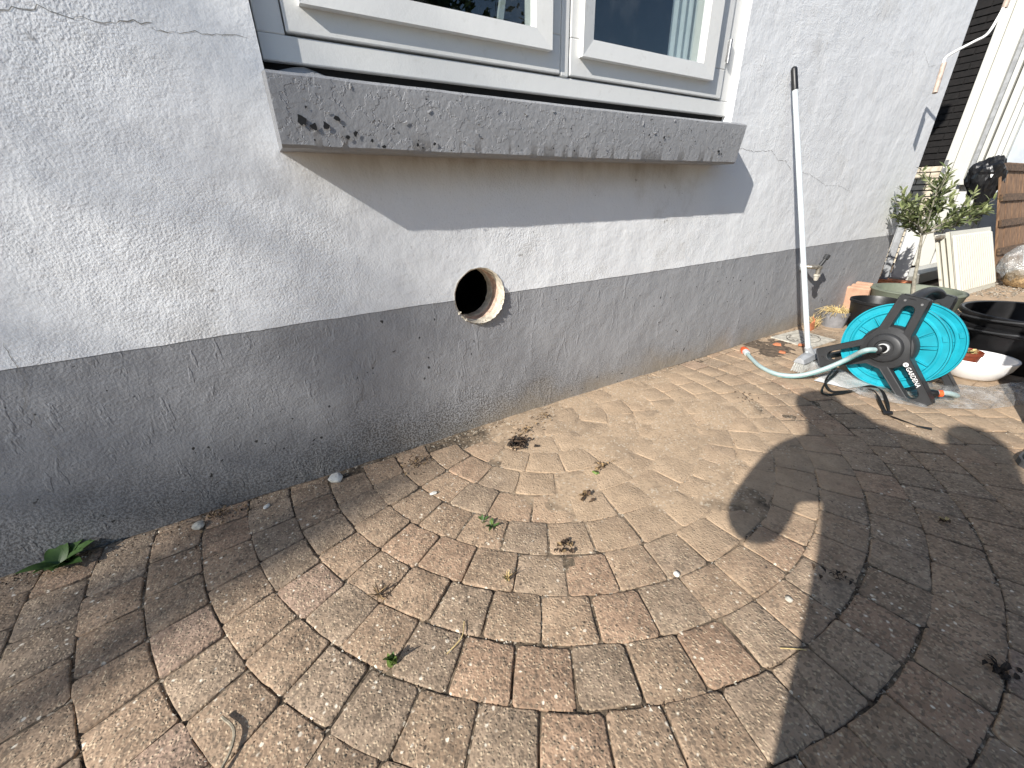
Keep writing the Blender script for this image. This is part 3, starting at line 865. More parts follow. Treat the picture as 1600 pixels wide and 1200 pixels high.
def casement(x0, x1, gx0, gx1, bx0, bx1):
    z0 = 1.240
    gz = 1.343; bz = 1.293
    y0 = F - .012; y1 = F + .05
    # leaf rails and stiles as a frame of four pieces
    win_part(vbox(x0, x1, z0, gz, y0 + .006, y1), 'casement_bottom_rail', M['white'], bevel=.003)
    win_part(vbox(x0, gx0, gz, TOP - .06, y0 + .006, y1), 'casement_stile', M['white'], bevel=.003)
    win_part(vbox(gx1, x1, gz, TOP - .06, y0 + .006, y1), 'casement_stile', M['white'], bevel=.003)
    win_part(vbox(gx0, gx1, TOP - .13, TOP - .06, y0 + .007, y1), 'casement_top_rail', M['white'], bevel=.003)
    # glazing beads stand proud with a splayed face
    yb = y0 - .016; yi = y0 + .004
    def bead(poly_outer, poly_inner, name):
        (a, b), (c, d) = poly_outer, poly_inner        # outer edge a-b, inner edge c-d
        mb = MB()
        vs_ = [(a[0], yi + .0025, a[1]), (b[0], yi + .0025, b[1]), (a[0], yb, a[1]), (b[0], yb, b[1]), (c[0], yb + .006, c[1]), (d[0], yb + .006, d[1]), (c[0], y0 + .03, c[1]), (d[0], y0 + .03, d[1])]
        mb.add(vs_, [(0, 1, 3, 2), (2, 3, 5, 4), (4, 5, 7, 6), (0, 2, 4, 6), (1, 7, 5, 3)])
        win_part(mb, name, M['white'])
    bead(((bx0, bz), (bx1, bz)), ((gx0, gz + .001), (gx1, gz + .001)), 'glazing_bead')
    bead(((bx0, TOP - .08), (bx0, bz)), ((gx0 + .001, TOP - .1), (gx0 + .001, gz)), 'glazing_bead')
    bead(((bx1, bz), (bx1, TOP - .08)), ((gx1 - .001, gz), (gx1 - .001, TOP - .1)), 'glazing_bead')
    gl = MB().box(gx0 - .005, gx1 + .005, y0 + .022, y0 + .026, gz - .01, TOP - .12)
    win_part(gl, 'glass_pane', M['glass'])
casement(.169, .998, .258, .893, .208, .950)
casement(1.040, 1.876, 1.124, 1.712, 1.077, 1.778)
hg = MB(); hg.tube([(1.878, F - .012, 1.365), (1.878, F - .012, 1.445)], .007, 10)
hg.box(1.866, 1.890, F - .007, F - .003, 1.372, 1.438)
win_part(hg, 'hinge', M['steel'], smooth=True)
# bright painted strip of the right reveal already comes from the wall; a stay bar shows inside the left leaf
win_part(MB().obox((.86, YW + .16, 1.46), (.010, 0, 0.0), (0, .006, 0), (.035, 0, .16)), 'window_stay', M['white'])
cu = MB(); pts = []
for i in range(40):
    x_ = 1.60 + .28 * i / 39
    yy_ = YW + .105 + .006 * sin(i * 1.1)
    pts += [(x_, yy_, 1.15), (x_, yy_, 2.3)]
cu.add(pts, [(2 * i, 2 * i + 2, 2 * i + 3, 2 * i + 1) for i in range(39)])
win_part(cu, 'curtain', M['curtain'], smooth=True)
rm = MB()
rx0, rx1, ry0, ry1, rz0, rz1 = .0, 2.05, YW + .141, YW + 2.6, 1.0, 2.5
rm.add([(rx0, ry0, rz0), (rx1, ry0, rz0), (rx1, ry1, rz0), (rx0, ry1, rz0), (rx0, ry0, rz1), (rx1, ry0, rz1), (rx1, ry1, rz1), (rx0, ry1, rz1)], [(0, 1, 2, 3), (4, 7, 6, 5), (1, 5, 6, 2), (2, 6, 7, 3), (3, 7, 4, 0)])
win_part(rm, 'room_interior', M['room'])
# roof and eaves above the frame, so the house is closed
rf = MB(); rf.box(XL, XC + .1, YW - .02, YW + 5, ZT, ZT + .12); rf.box(XL, XC + .1, YW - .16, YW + .001, ZT - .05, ZT + .10)
wpart(rf, 'roof', M['roof'])
bk = MB(); bk.box(XL, XC - .01, YW + 4.9, YW + 5, -.03, ZT); bk.box(XL, XL + .1, YW + .01, YW + 4.9, -.03, ZT)
wpart(bk, 'rear_wall', M['render'])

# ------------------------------------------------------------------ tap on the wall
tap = empty('garden_tap', (3.0, YW, .43), 'weathered metal garden tap fixed to the grey wall base', 'tap')
def tpart(mb, name, mat, **kw):
    return mb.build(name, mat, tap, **kw)
t1 = MB(); t1.tube([(-.06, .004, .0), (-.06, -.012, .0)], .030, 20); tpart(t1, 'wall_plate', M['lgrey'], smooth=True)
t1 = MB(); t1.tube([(-.06, -.008, 0), (-.05, -.05, .0), (-.02, -.07, .0), (.01, -.075, -.005)], [.013, .013, .014, .016], 12); t1.tube([(-.005, -.075, .0), (-.005, -.076, -.03), (-.005, -.076, -.055)], [.014, .014, .012], 12); tpart(t1, 'body', M['brass'], smooth=True)
t1 = MB(); t1.tube([(.0, -.075, .005), (.018, -.082, .035), (.030, -.086, .058)], [.011, .011, .009], 12); t1.tube([(.024, -.084, .046), (.036, -.089, .070)], .015, 8); tpart(t1, 'handle', M['dgrey'], smooth=True)
t1 = MB(); t1.lathe([(.018, 0), (.019, -.012), (.015, -.016), (.013, -.034), (.010, -.040)], 14, (-.005, -.076, -.045)); tpart(t1, 'spout_nozzle', M['stone'], smooth=True)

# ------------------------------------------------------------------ broom leaning on the wall
bt, bb = Vector((2.302, 1.283, 1.381)), Vector((2.372, .915, .075))
broom = empty('broom', (bb.x, bb.y, 0), 'broom with long grey pole and black cap leaning on wall', 'broom')
def rel(p, o):
    return tuple(Vector(p) - o.location)
def bpart(mb, name, mat, par, **kw):
    mb.v = [tuple(Vector(v) - par.location) for v in mb.v]
    return mb.build(name, mat, par, **kw)
d = (bt - bb).normalized()
mb = MB(); mb.tube([bb, bb + d * .45, bb + d * .451, bt - d * .085], [.0125, .0125, .0118, .0118], 16); bpart(mb, 'pole', M['alu'], broom, smooth=True)
mb = MB(); mb.tube([bt - d * .09, bt - d * .004, bt + d * .004, bt + d * .008], [.0136, .0136, .010, .004], 16); bpart(mb, 'grip_cap', M['blackp'], broom, smooth=True)
# head: long axis runs away from the viewer, sloping
hd_ = Vector((1.0, .10, 0)).normalized()           # long axis on the ground
sd_ = Vector((-.10, 1.0, 0)).normalized()
hc = Vector((2.385, .912, .056))
mb = MB()
prof_pts = []
for i in range(13):
    t_ = -1 + 2 * i / 12
    w_ = .032 * (1 - .22 * t_ * t_); top = .030 - .010 * t_ * t_
    c_ = hc + hd_ * (.125 * t_)
    prof_pts += [c_ + sd_ * w_ + Vector((0, 0, -.008)), c_ + sd_ * w_ * .7 + Vector((0, 0, top * .6)), c_ + Vector((0, 0, top)), c_ - sd_ * w_ * .7 + Vector((0, 0, top * .6)), c_ - sd_ * w_ + Vector((0, 0, -.008))]
fs = [(i * 5 + j, (i + 1) * 5 + j, (i + 1) * 5 + (j + 1) % 5, i * 5 + (j + 1) % 5) for i in range(12) for j in range(5)]
fs += [(4, 3, 2, 1, 0), (60, 61, 62, 63, 64)]
mb.add(prof_pts, fs); head = bpart(mb, 'head', M['brush'], broom, smooth=True)
mb = MB(); mb.tube([hc + Vector((0, 0, .015)), bb + d * .035], [.022, .016], 14); bpart(mb, 'socket', M['brush'], broom, smooth=True)
mb = MB()
r_ = random.Random(3)
for i in range(26):
    for j in range(5):
        t_ = -1 + 2 * i / 25; q = (j - 2) / 2
        a = hc + hd_ * (.118 * t_) + sd_ * (.018 * q) + Vector((0, 0, -.006))
        e = hc + hd_ * (.124 * t_ - .008 + r_.gauss(0, .0015)) + sd_ * (.023 * q + r_.gauss(0, .001)) + Vector((0, 0, -.055))
        mb.tube([a, e], [.0034, .0030], 4)
bpart(mb, 'bristles', M['bristle'], broom, kind='stuff')

# ------------------------------------------------------------------ hose reel
RH = Vector((2.338, .603, .206))
psi, tilt, roll = radians(-93.0), radians(4.5), radians(-3.6)
ux0 = Vector((cos(psi), sin(psi), 0)); ny0 = Vector((-sin(psi), cos(psi), 0))
uz0 = Vector((0, 0, 1)) * cos(tilt) + ny0 * sin(tilt); nyv = uz0.cross(ux0)
uxv = ux0 * cos(roll) + uz0 * sin(roll); uzv = -ux0 * sin(roll) + uz0 * cos(roll)
reel = bpy.data.objects.new('hose_reel', None); COL.objects.link(reel)
tag(reel, 'turquoise hose reel with charcoal three-legged frame standing on plastic wrap', 'hose reel')
mr = Matrix((uxv, nyv, uzv)).transposed().to_4x4(); mr.translation = RH
reel.matrix_world = mr
# local: x right, y away, z up, hub at origin
def circle_pts(cx, cz, r, a0, a1, n):
    return [(cx + r * cos(radians(a0 + (a1 - a0) * i / n)), cz + r * sin(radians(a0 + (a1 - a0) * i / n))) for i in range(n + 1)]

def frame_mesh(y0, th):
    # Y outline with slots cut, extruded along y
    def arm(ang, L, w0, w1):
        d_ = Vector((cos(radians(ang)), sin(radians(ang)))); n_ = Vector((-d_.y, d_.x))
        return d_, n_, L, w0, w1
    arms_ = [arm(87, .238, .060, .052), arm(211, .275, .058, .050), arm(-45, .288, .058, .050)]
    outer = []
    # walk counter-clockwise starting at right foot
    seq = [arms_[2], arms_[0], arms_[1]]
    for d_, n_, L, w0, w1 in seq:
        e = d_ * L
        a = d_ * .080 - n_ * w0; b = e - n_ * w1 - d_ * .02
        c_ = e - n_ * (w1 - .018); dd = e + n_ * (w1 - .018); ee = e + n_ * w1 - d_ * .02; f_ = d_ * .080 + n_ * w0
        outer += [a, b, e - n_ * (w1 - .006) - d_ * .006, c_, dd, e + n_ * (w1 - .006) - d_ * .006, ee, f_]
    holes = []
    for d_, n_, L, w0, w1 in seq:
        s0, s1, hw = .086, L - .042, .022
        pts_ = []
        for i in range(9):
            a = radians(-90 + 180 * i / 8); pts_.append(d_ * (s1 - hw + hw * cos(a)) + n_ * (hw * sin(a)))
        pts_ += [d_ * s0 + n_ * (hw + .004), d_ * s0 - n_ * (hw + .004)]
        holes.append(pts_)
    bm = bmesh.new()
    loops = [outer] + holes
    rings_ = []
    for lp in loops:
        vv = [bm.verts.new((p.x, y0, p.y)) for p in lp]
        rings_.append(vv)
        for i in range(len(vv)): bm.edges.new((vv[i], vv[(i + 1) % len(vv)]))
    bmesh.ops.triangle_fill(bm, use_beauty=True, use_dissolve=False, edges=bm.edges[:], normal=(0, -1, 0))
    bm.verts.index_update()
    fv = [tuple(v.co) for v in bm.verts]; ff = [tuple(v.index for v in f.verts) for f in bm.faces]
    nv = len(fv)
    bm.free()
    mb_ = MB()
    back = [(v[0], v[1] + th, v[2]) for v in fv]
    faces = ff + [tuple(reversed([i + nv for i in f])) for f in ff]
    o_ = 0
    for lp in loops:
        n_ = len(lp)
        faces += [(o_ + i, o_ + (i + 1) % n_, nv + o_ + (i + 1) % n_, nv + o_ + i) for i in range(n_)]
        o_ += n_
    mb_.add(fv + back, faces)
    return mb_

fm = frame_mesh(-.020, .034).build('front_frame', M['dgrey'], reel, bevel=.007, seg=3)
frame_mesh(.262, .03).build('rear_frame', M['dgrey'], reel, bevel=.006)
# hub cap: stepped rings on the front frame
def lathe_y(prof, n=40, cx=0, cz=0):
    mb_ = MB(); mb_.lathe(prof, n)
    mb_.v = [(v[0] + cx, -v[2], v[1] + cz) for v in mb_.v]
    mb_.f = [tuple(reversed(f)) for f in mb_.f]
    return mb_
lathe_y([(.100, -.03), (.100, .010), (.094, .018), (.066, .024), (.062, .036), (.056, .040), (.036, .041), (.034, .034), (.020, .034)], 48).build('hub', M['dgrey'], reel, smooth=True)
lathe_y([(.021, .030), (.022, .048), (.016, .050)], 24).build('hub_ring', M['lgrey'], reel, smooth=True)
lathe_y([(.0175, .030), (.0175, .062), (.0150, .066), (.0150, .085), (.0185, .089), (.0185, .105), (.013, .108)], 24).build('hose_connector', M['blackp'], reel, smooth=True)

def disc(y0, name, front):
    R_ = .195
    sgn = 1
    mb_ = MB()
    # dished flange with rim lip; profile along axis (toward viewer positive)
    prof = [(.060, -.006), (.100, -.006), (.150, .000), (.1545, .008), (.160, .008), (.1655, .002), (.186, .004), (.190, .011), (R_, .011), (R_ + .001, .004), (R_ - .004, -.006), (.16, -.010), (.10, -.014), (.06, -.014)]
    mb_.lathe(prof, 96, closed=True)
    mb_.v = [(v[0], y0 - v[2], v[1]) for v in mb_.v]
    mb_.f = [tuple(reversed(f)) for f in mb_.f]
    o_ = mb_.build(name, M['cyan'], reel, smooth=True)
    rb = MB()
    for k in range(12):
        a = radians(15 + 30 * k); c_, s_ = cos(a), sin(a)
        rb.obox((c_ * .105, y0 - .001, s_ * .105), (c_ * .045, 0, s_ * .045), (0, .006, 0), (-s_ * .0022, 0, c_ * .0022))
    for k in range(6):
        a = radians(30 + 60 * k); c_, s_ = cos(a), sin(a)
        # raised wedge panels
        w0, w1 = .016, .030
        p = [(.085, -w0), (.148, -w1), (.148, w1), (.085, w0)]
        base = [(c_ * r1 - s_ * w1, y0 + .004, s_ * r1 + c_ * w1) for r1, w1 in p]; top = [(c_ * r1 * 1.0 - s_ * w1 * .86, y0 - .0045, s_ * r1 + c_ * w1 * .86) for r1, w1 in p]
        rb.add(base + top, [(4, 5, 6, 7), (0, 1, 5, 4), (1, 2, 6, 5), (2, 3, 7, 6), (3, 0, 4, 7)])
        p = [(.168, -.013), (.183, -.015), (.183, .015), (.168, .013)]
        base = [(c_ * r1 - s_ * w1, y0 + .003, s_ * r1 + c_ * w1) for r1, w1 in p]; top = [(c_ * r1 - s_ * w1 * .9, y0 - .007, s_ * r1 + c_ * w1 * .9) for r1, w1 in p]
        rb.add(base + top, [(4, 5, 6, 7), (0, 1, 5, 4), (1, 2, 6, 5), (2, 3, 7, 6), (3, 0, 4, 7)])
    rb.build('disc_ribs', M['cyan'], o_)
    return o_
disc(.045, 'front_disc', True)
disc(.232, 'rear_disc', False)
mb = MB(); mb.tube([(0, .05, 0), (0, .23, 0)], .098, 40); mb.build('drum', M['cyan'], reel, smooth=True)
# handle bridging both frames at the top
mb = MB()
hp = []
for i in range(13):
    t_ = i / 12
    hp.append((.006, -.012 + .30 * t_, .212 + .045 * sin(pi * t_) ** .6))
mb.tube(hp, [.024 - .004 * sin(pi * i / 12) for i in range(13)], 12, flat=.75); mb.build('handle', M['dgrey'], reel, smooth=True)
for (ax_, L_) in ((86, .213),):
    for s_ in (-1, 1):
        d_ = Vector((cos(radians(ax_)), sin(radians(ax_)))); n_ = Vector((-d_.y, d_.x)); p = d_ * L_ + n_ * (.030 * s_)
        lathe_y([(.0045, .019), (.0045, .0215), (.002, .0215)], 12, p.x, p.y).build('screw', M['steel'], reel)
for ax_, L_ in ((211, .252), (-45, .266)):
    d_ = Vector((cos(radians(ax_)), sin(radians(ax_)))); p = d_ * L_
    lathe_y([(.0065, .019), (.0065, .0205), (.003, .0195)], 12, p.x, p.y).build('screw', M['blackp'], reel)
# foot bars joining the frames
for ax_, L_ in ((211, .250), (-45, .262)):
    d_ = Vector((cos(radians(ax_)), sin(radians(ax_)))); p = d_ * L_
    mb = MB(); mb.tube([(p.x, -.01, p.y), (p.x, .28, p.y)], .016, 10); mb.build('foot_bar', M['dgrey'], reel, smooth=True)
# crank at the back
mb = MB(); mb.tube([(.02, .29, -.02), (.10, .31, -.10), (.14, .315, -.125)], .013, 8); mb.tube([(.14, .31, -.125), (.14, .375, -.125)], .016, 10); mb.build('crank', M['blackp'], reel, smooth=True)
# lettering on the right leg
tc = bpy.data.curves.new('lettering', 'FONT'); tc.body = 'GARDENA'; tc.size = .024; tc.extrude = .0004; tc.align_x = 'LEFT'
to = bpy.data.objects.new('lettering_tmp', tc); COL.objects.link(to)
bpy.context.view_layer.update()
dg = bpy.context.evaluated_depsgraph_get()
me = bpy.data.meshes.new_from_object(to.evaluated_get(dg)); bpy.data.objects.remove(to)
lo = bpy.data.objects.new('lettering', me); COL.objects.link(lo); me.materials.clear(); me.materials.append(M['text'])
lo.parent = fm
ang = radians(-45); dL = Vector((cos(ang), 0, sin(ang))); nL = Vector((-sin(ang), 0, cos(ang)))
ml = Matrix((dL, nL, Vector((0, -1, 0)))).transposed().to_4x4(); ml.translation = dL * .112 + nL * .0268 + Vector((0, -.0212, 0))
lo.matrix_local = ml @ Matrix.Diagonal((.82, 1, 1, 1))
mb = MB(); mb.lathe([(.0095, 0), (.0095, .0006)], 20); mb.v = [(v[0], v[1], v[2]) for v in mb.v]
em = mb.build('emblem', M['text'], fm); ml2 = ml.copy(); ml2.translation = dL * .098 + nL * .034 + Vector((0, -.0212, 0)); em.matrix_local = ml2
mb = MB()
for a in (90, 210, 330):
    c_, s_ = cos(radians(a)), sin(radians(a)); mb.obox((c_ * .0035, s_ * .0035, .0011), (c_ * .0035, s_ * .0035, 0), (-s_ * .0011, c_ * .0011, 0), (0, 0, .0004))
e2 = mb.build('emblem_mark', M['dgrey'], fm); e2.matrix_local = ml2

def world_of(p):      # reel local to world
    return mr @ Vector(p)
# the hose led out of the hub to the left, ending in an orange coupling
h0 = world_of((0, -.095, 0))
hp = [h0, world_of((-.03, -.135, -.012)), Vector((2.245, .705, .135)), Vector((2.205, .765, .075)), Vector((2.165, .83, .030)), Vector((2.135, .885, .014)), Vector((2.118, .945, .012)), Vector((2.150, 1.03, .012)), Vector((2.215, 1.11, .012)), Vector((2.285, 1.185, .013))]
def spline(P, k=6):
    out = []
    P = [P[0] * 2 - P[1]] + P + [P[-1] * 2 - P[-2]]
    for i in range(1, len(P) - 2):
        a, b, c_, d_ = P[i - 1], P[i], P[i + 1], P[i + 2]
        for j in range(k):
            t_ = j / k
            out.append(0.5 * ((2 * b) + (c_ - a) * t_ + (2 * a - 5 * b + 4 * c_ - d_) * t_ ** 2 + (3 * b - a - 3 * c_ + d_) * t_ ** 3))
    out.append(P[-2])
    return out
hs = empty('garden_hose', (2.15, .95, 0), 'grey-green garden hose curving from reel to orange coupling', 'hose')
sp = spline(hp)
mb = MB(); mb.tube(sp, .0105, 12); bpart(mb, 'hose', M['hose'], hs, smooth=True)
mb = MB(); mb.tube([p + Vector((-.002, -.0035, -.0080)) for p in sp], .0045, 6); bpart(mb, 'stripe', M['hosestripe'], hs, smooth=True)
e0 = sp[-1]; ed = (sp[-1] - sp[-4]).normalized()
mb = MB(); mb.tube([e0 - ed * .012, e0 + ed * .012, e0 + ed * .022], [.015, .018, .018], 14); bpart(mb, 'collar', M['lgrey'], hs, smooth=True)
mb = MB(); mb.tube([e0 + ed * .022, e0 + ed * .05, e0 + ed * .056, e0 + ed * .072], [.021, .021, .017, .015], 14); bpart(mb, 'coupling', M['orange'], hs, smooth=True)
# short loop of hose at the right foot with its coupling
lp0 = world_of((.19, .02, -.145))
tl = empty('hose_tail', (lp0.x, lp0.y, 0), 'short looped hose tail with black coupling at right reel foot', 'hose')
P = [lp0, lp0 + Vector((.04, -.05, .01)), lp0 + Vector((.10, -.075, -.01)), lp0 + Vector((.13, -.04, -.03)), lp0 + Vector((.12, .03, -.035)), lp0 + Vector((.06, .06, -.04))]
mb = MB(); mb.tube(spline(P), .0105, 10); bpart(mb, 'hose', M['hose'], tl, smooth=True)
mb = MB(); mb.tube([lp0 + Vector((-.01, .02, 0)), lp0 + Vector((.012, -.02, .003)), lp0 + Vector((.02, -.03, .004))], [.015, .017, .014], 12); bpart(mb, 'coupling', M['blackp'], tl, smooth=True)
mb = MB(); mb.tube([lp0 + Vector((.022, -.032, .005)), lp0 + Vector((.03, -.042, .007))], .015, 12); bpart(mb, 'locking_ring', M['orange'], tl, smooth=True)
# carrying strap trailing on the paving
def ribbon(P, w, tilt_=0.0, th=.0015, seed=0):
    mb_ = MB(); r_ = random.Random(seed); S = spline(P, 5); vs_ = []
    for i, p in enumerate(S):
        d_ = (S[min(i + 1, len(S) - 1)] - S[max(i - 1, 0)]).normalized()
        n_ = d_.cross(Vector((0, 0, 1))).normalized()
        a = tilt_ + .8 * sin(i * .35 + seed)
        side = n_ * cos(a) + Vector((0, 0, 1)) * sin(a)
        vs_ += [p + side * w, p - side * w]
    zmin = .003
    vs_ = [(v[0], v[1], max(v[2], zmin)) for v in vs_]
    mb_.add(vs_, [(2 * i, 2 * i + 1, 2 * i + 3, 2 * i + 2) for i in range(len(S) - 1)])
    return mb_
st = empty('strap', (2.15, .60, 0), 'thin black strap trailing in loops on the paving', 'strap')
P1 = [Vector(p) for p in ((2.30, .74, .05), (2.18, .735, .012), (2.075, .695, .006), (2.12, .655, .006), (2.235, .612, .012), (2.25, .565, .02), (2.15, .505, .012), (2.08, .460, .006), (2.062, .421, .004), (2.06, .361, .004), (2.074, .316, .004))]
P2 = [Vector(p) for p in ((2.26, .75, .06), (2.20, .742, .018), (2.127, .68, .008), (2.21, .636, .010), (2.285, .602, .024), (2.28, .556, .026), (2.20, .503, .014), (2.10, .458, .006))]
for i, P in enumerate((P1, P2)):
    mb = ribbon(P, .0065, .5, seed=i); o = bpart(mb, 'webbing', M['strap'], st); sol = o.modifiers.new('thick', 'SOLIDIFY'); sol.thickness = .0018
mb = MB(); mb.obox((2.085, .458, .009), (.010, -.012, .003), (.004, .004, .003), (-.002, 0, .005)); bpart(mb, 'buckle', M['blackp'], st, bevel=.002)

# clear plastic wrap under and beside the reel
def sheet(front, back, nz, zamp, name, mat, parent, seed=0, zbase=.004):
    mb_ = MB(); F_ = spline([Vector((*p, 0)) for p in front], 8); B_ = spline([Vector((*p, 0)) for p in back], 8)
    n_ = 90; vs_ = []
    def samp(S, t_):
        f_ = t_ * (len(S) - 1); i = min(int(f_), len(S) - 2); return S[i].lerp(S[i + 1], f_ - i)
    for i in range(n_ + 1):
        a, b = samp(F_, i / n_), samp(B_, i / n_)
        for j in range(nz + 1):
            p = a.lerp(b, j / nz)
            f1 = noise.fractal(Vector((p.x * 9, p.y * 9, seed)), 1, 2, 4); f2 = abs(noise.noise(Vector((p.x * 22, p.y * 14, seed + 4))))
            edge = min(1, min(j, nz - j) / 3 + .25) * min(1, min(i, n_ - i) / 5 + .2)
            vs_.append((p.x + f1 * .006, p.y + f1 * .006, zbase + zamp(i / n_, j / nz) * edge * (0.55 + .5 * f1 + .55 * f2)))
    W2 = nz + 1
    mb_.add(vs_, [(i * W2 + j, (i + 1) * W2 + j, (i + 1) * W2 + j + 1, i * W2 + j + 1) for i in range(n_) for j in range(nz)])
    return bpart(mb_, name, mat, parent, smooth=True)
pw = empty('plastic_wrap', (2.45, .45, 0), 'crumpled clear plastic wrap lying under the hose reel', 'plastic wrap')
sheet([(2.372, .86), (2.225, .67), (2.20, .56), (2.265, .405), (2.38, .314), (2.49, .243), (2.67, .175), (2.85, .11)],
      [(2.52, .90), (2.45, .75), (2.52, .60), (2.62, .48), (2.68, .40), (2.78, .31), (2.93, .24), (3.03, .16)], 26, lambda s, t: .02 + .055 * max(0, s - .45) * 2 * sin(pi * min(1, t * 1.05)), 'film', M['film'], pw, 2)
sheet([(2.40, .99), (2.33, .92), (2.27, .84), (2.26, .74)], [(2.58, .96), (2.50, .90), (2.46, .82), (2.44, .76)], 10, lambda s, t: .05 * sin(pi * s), 'film_corner', M['film'], pw, 8)
mb = MB(); mb.add([(2.20, .79, .006), (2.23, .66, .005), (2.42, .60, .006), (2.46, .80, .006)], [(0, 1, 2, 3)]); cb = bpart(mb, 'paper_insert', M['whitepot'], pw)

# ------------------------------------------------------------------ inspection cover by the wall
cov = empty('inspection_cover', (2.86, 1.155, 0), 'pale square stone inspection cover set in paving beside broom', 'cover')
A, B, C_, D_ = (2.72, 1.285), (3.02, 1.268), (2.985, 1.025), (2.70, 1.035)
def qp(u, v):
    return (A[0] * (1 - u) * (1 - v) + B[0] * u * (1 - v) + C_[0] * u * v + D_[0] * (1 - u) * v, A[1] * (1 - u) * (1 - v) + B[1] * u * (1 - v) + C_[1] * u * v + D_[1] * (1 - u) * v)
mb = MB(); mb.prism([qp(0, 0), qp(0, 1), qp(1, 1), qp(1, 0)], -.02, .006); bpart(mb, 'slab', M['stone'], cov, bevel=.003)
def ringm(u0, v0, ru, rv, w, name):
    mb_ = MB(); vs_ = []
    for k in range(48):
        a = 2 * pi * k / 48
        for s_ in (1, 1 - w):
            p = qp(u0 + ru * s_ * cos(a), v0 + rv * s_ * sin(a)); vs_.append((p[0], p[1], .0068))
    mb_.add(vs_, [(2 * k, 2 * ((k + 1) % 48), 2 * ((k + 1) % 48) + 1, 2 * k + 1) for k in range(48)])
    bpart(mb_, name, M['stonedark'], cov)
ringm(.5, .5, .40, .36, .05, 'groove'); ringm(.22, .48, .14, .20, .12, 'groove'); ringm(.80, .52, .12, .18, .12, 'groove')
for (u, v, a) in ((.30, .28, .3), (.42, .22, .1), (.52, .45, .8), (.60, .5, .2), (.70, .42, 1.1), (.48, .62, .4), (.2, .45, .9), (.25, .52, .2), (.82, .5, .7)):
    p = qp(u, v); mb = MB(); mb.obox((p[0], p[1], .0068), (.014 * cos(a), .014 * sin(a), 0), (-.0045 * sin(a), .0045 * cos(a), 0), (0, 0, .0006)); bpart(mb, 'relief_mark', M['stonedark'], cov)

# ------------------------------------------------------------------ pots by the wall
def leaf_quad(mb, base, d, up_, L, w, mi=0, fold=.25, curve=.15):
    base, d, up_ = Vector(base), Vector(d).normalized(), Vector(up_)
    s_ = d.cross(up_)
    if s_.length < 1e-4: s_ = d.cross(Vector((1, 0, .3)))
    s_.normalize(); n_ = s_.cross(d).normalized()
    m1 = base + d * L * .35 + n_ * L * curve * .6; m2 = base + d * L * .75 + n_ * L * curve * .5; tip = base + d * L
    vs_ = [base, m1 + s_ * w * .5 + n_ * w * fold, m1, m1 - s_ * w * .5 + n_ * w * fold, m2 + s_ * w * .38 + n_ * w * fold * .8, m2, m2 - s_ * w * .38 + n_ * w * fold * .8, tip]
    mb.add(vs_, [(0, 1, 2), (0, 2, 3), (1, 4, 5, 2), (2, 5, 6, 3), (4, 7, 5), (5, 7, 6)], mi)

# grey film pot with straw
c0 = Vector((3.325, 1.19, 0))
gp = empty('straw_pot', c0, 'small crumpled grey pot of dry straw beside the wall', 'plant pot')
mb = MB(); mb.lathe([(.066, .0), (.072, .03), (.080, .075), (.088, .105), (.090, .110), (.086, .110), (.080, .09)], 40, (0, 0, 0), jit=.10); mb.build('pot', M['felt'], gp, smooth=True)
mb = MB(); mb.lathe([(.083, .088), (.04, .094), (0.0001, .097)], 24); mb.build('soil', M['soil'], gp)
mb = MB(); r_ = random.Random(9)
for i in range(150):
    a = r_.uniform(0, 2 * pi); rr = r_.uniform(0, .07)
    p = Vector((rr * cos(a), rr * sin(a), .092)); d_ = Vector((cos(a) * r_.uniform(.3, 1.6) - .35, sin(a) * r_.uniform(.3, 1.4), r_.uniform(.15, .9))).normalized()
    L = r_.uniform(.03, .085); q = p + d_ * L * .5 + Vector((0, 0, .012)); e = p + d_ * L + Vector((0, 0, -L * r_.uniform(.1, .5)))
    e.z = max(e.z, .085)
    mb.tube([p, q, e], [.0022, .002, .001], 4, caps=False)
mb.build('straw', M['straw'], gp, kind='stuff')
# second clump of straw and terracotta shards by the wall
cl = empty('straw_clump', (3.16, 1.25, 0), 'loose clump of dry straw against the wall left of grey pot', 'straw')
mb = MB()
for i in range(70):
    a = r_.uniform(0, 2 * pi); p = Vector((r_.gauss(0, .02), r_.gauss(0, .015), .005)); d_ = Vector((r_.gauss(0, .5), r_.gauss(0, .35), r_.uniform(.3, 1))).normalized(); L = r_.uniform(.04, .10)
    e = p + d_ * L; e.y = min(e.y, .045); mb.tube([p, (p + e) / 2 + Vector((0, 0, .01)), e], [.002, .0018, .001], 4, caps=False)
mb.build('straw', M['straw'], cl, kind='stuff')
def shard(name, loc, s_, mat, label, cat, seed, group=None, flat=.35):
    r_ = random.Random(seed); mb_ = MB(); k = 7
    top = [(s_ * r_.uniform(.6, 1.1) * cos(2 * pi * i / k), s_ * r_.uniform(.5, 1.0) * sin(2 * pi * i / k)) for i in range(k)]
    vs_ = [(x_ * 1.05, y_ * 1.05, 0) for x_, y_ in top] + [(x_ * .9, y_ * .9, s_ * flat * r_.uniform(.7, 1.2)) for x_, y_ in top]
    mb_.add(vs_, [tuple(range(k, 2 * k)), tuple(reversed(range(k)))] + [(i, (i + 1) % k, k + (i + 1) % k, k + i) for i in range(k)])
    o_ = mb_.build(name, mat, loc=loc); o_.rotation_euler = (0, 0, r_.uniform(0, 6)); tag(o_, label, cat, group); return o_
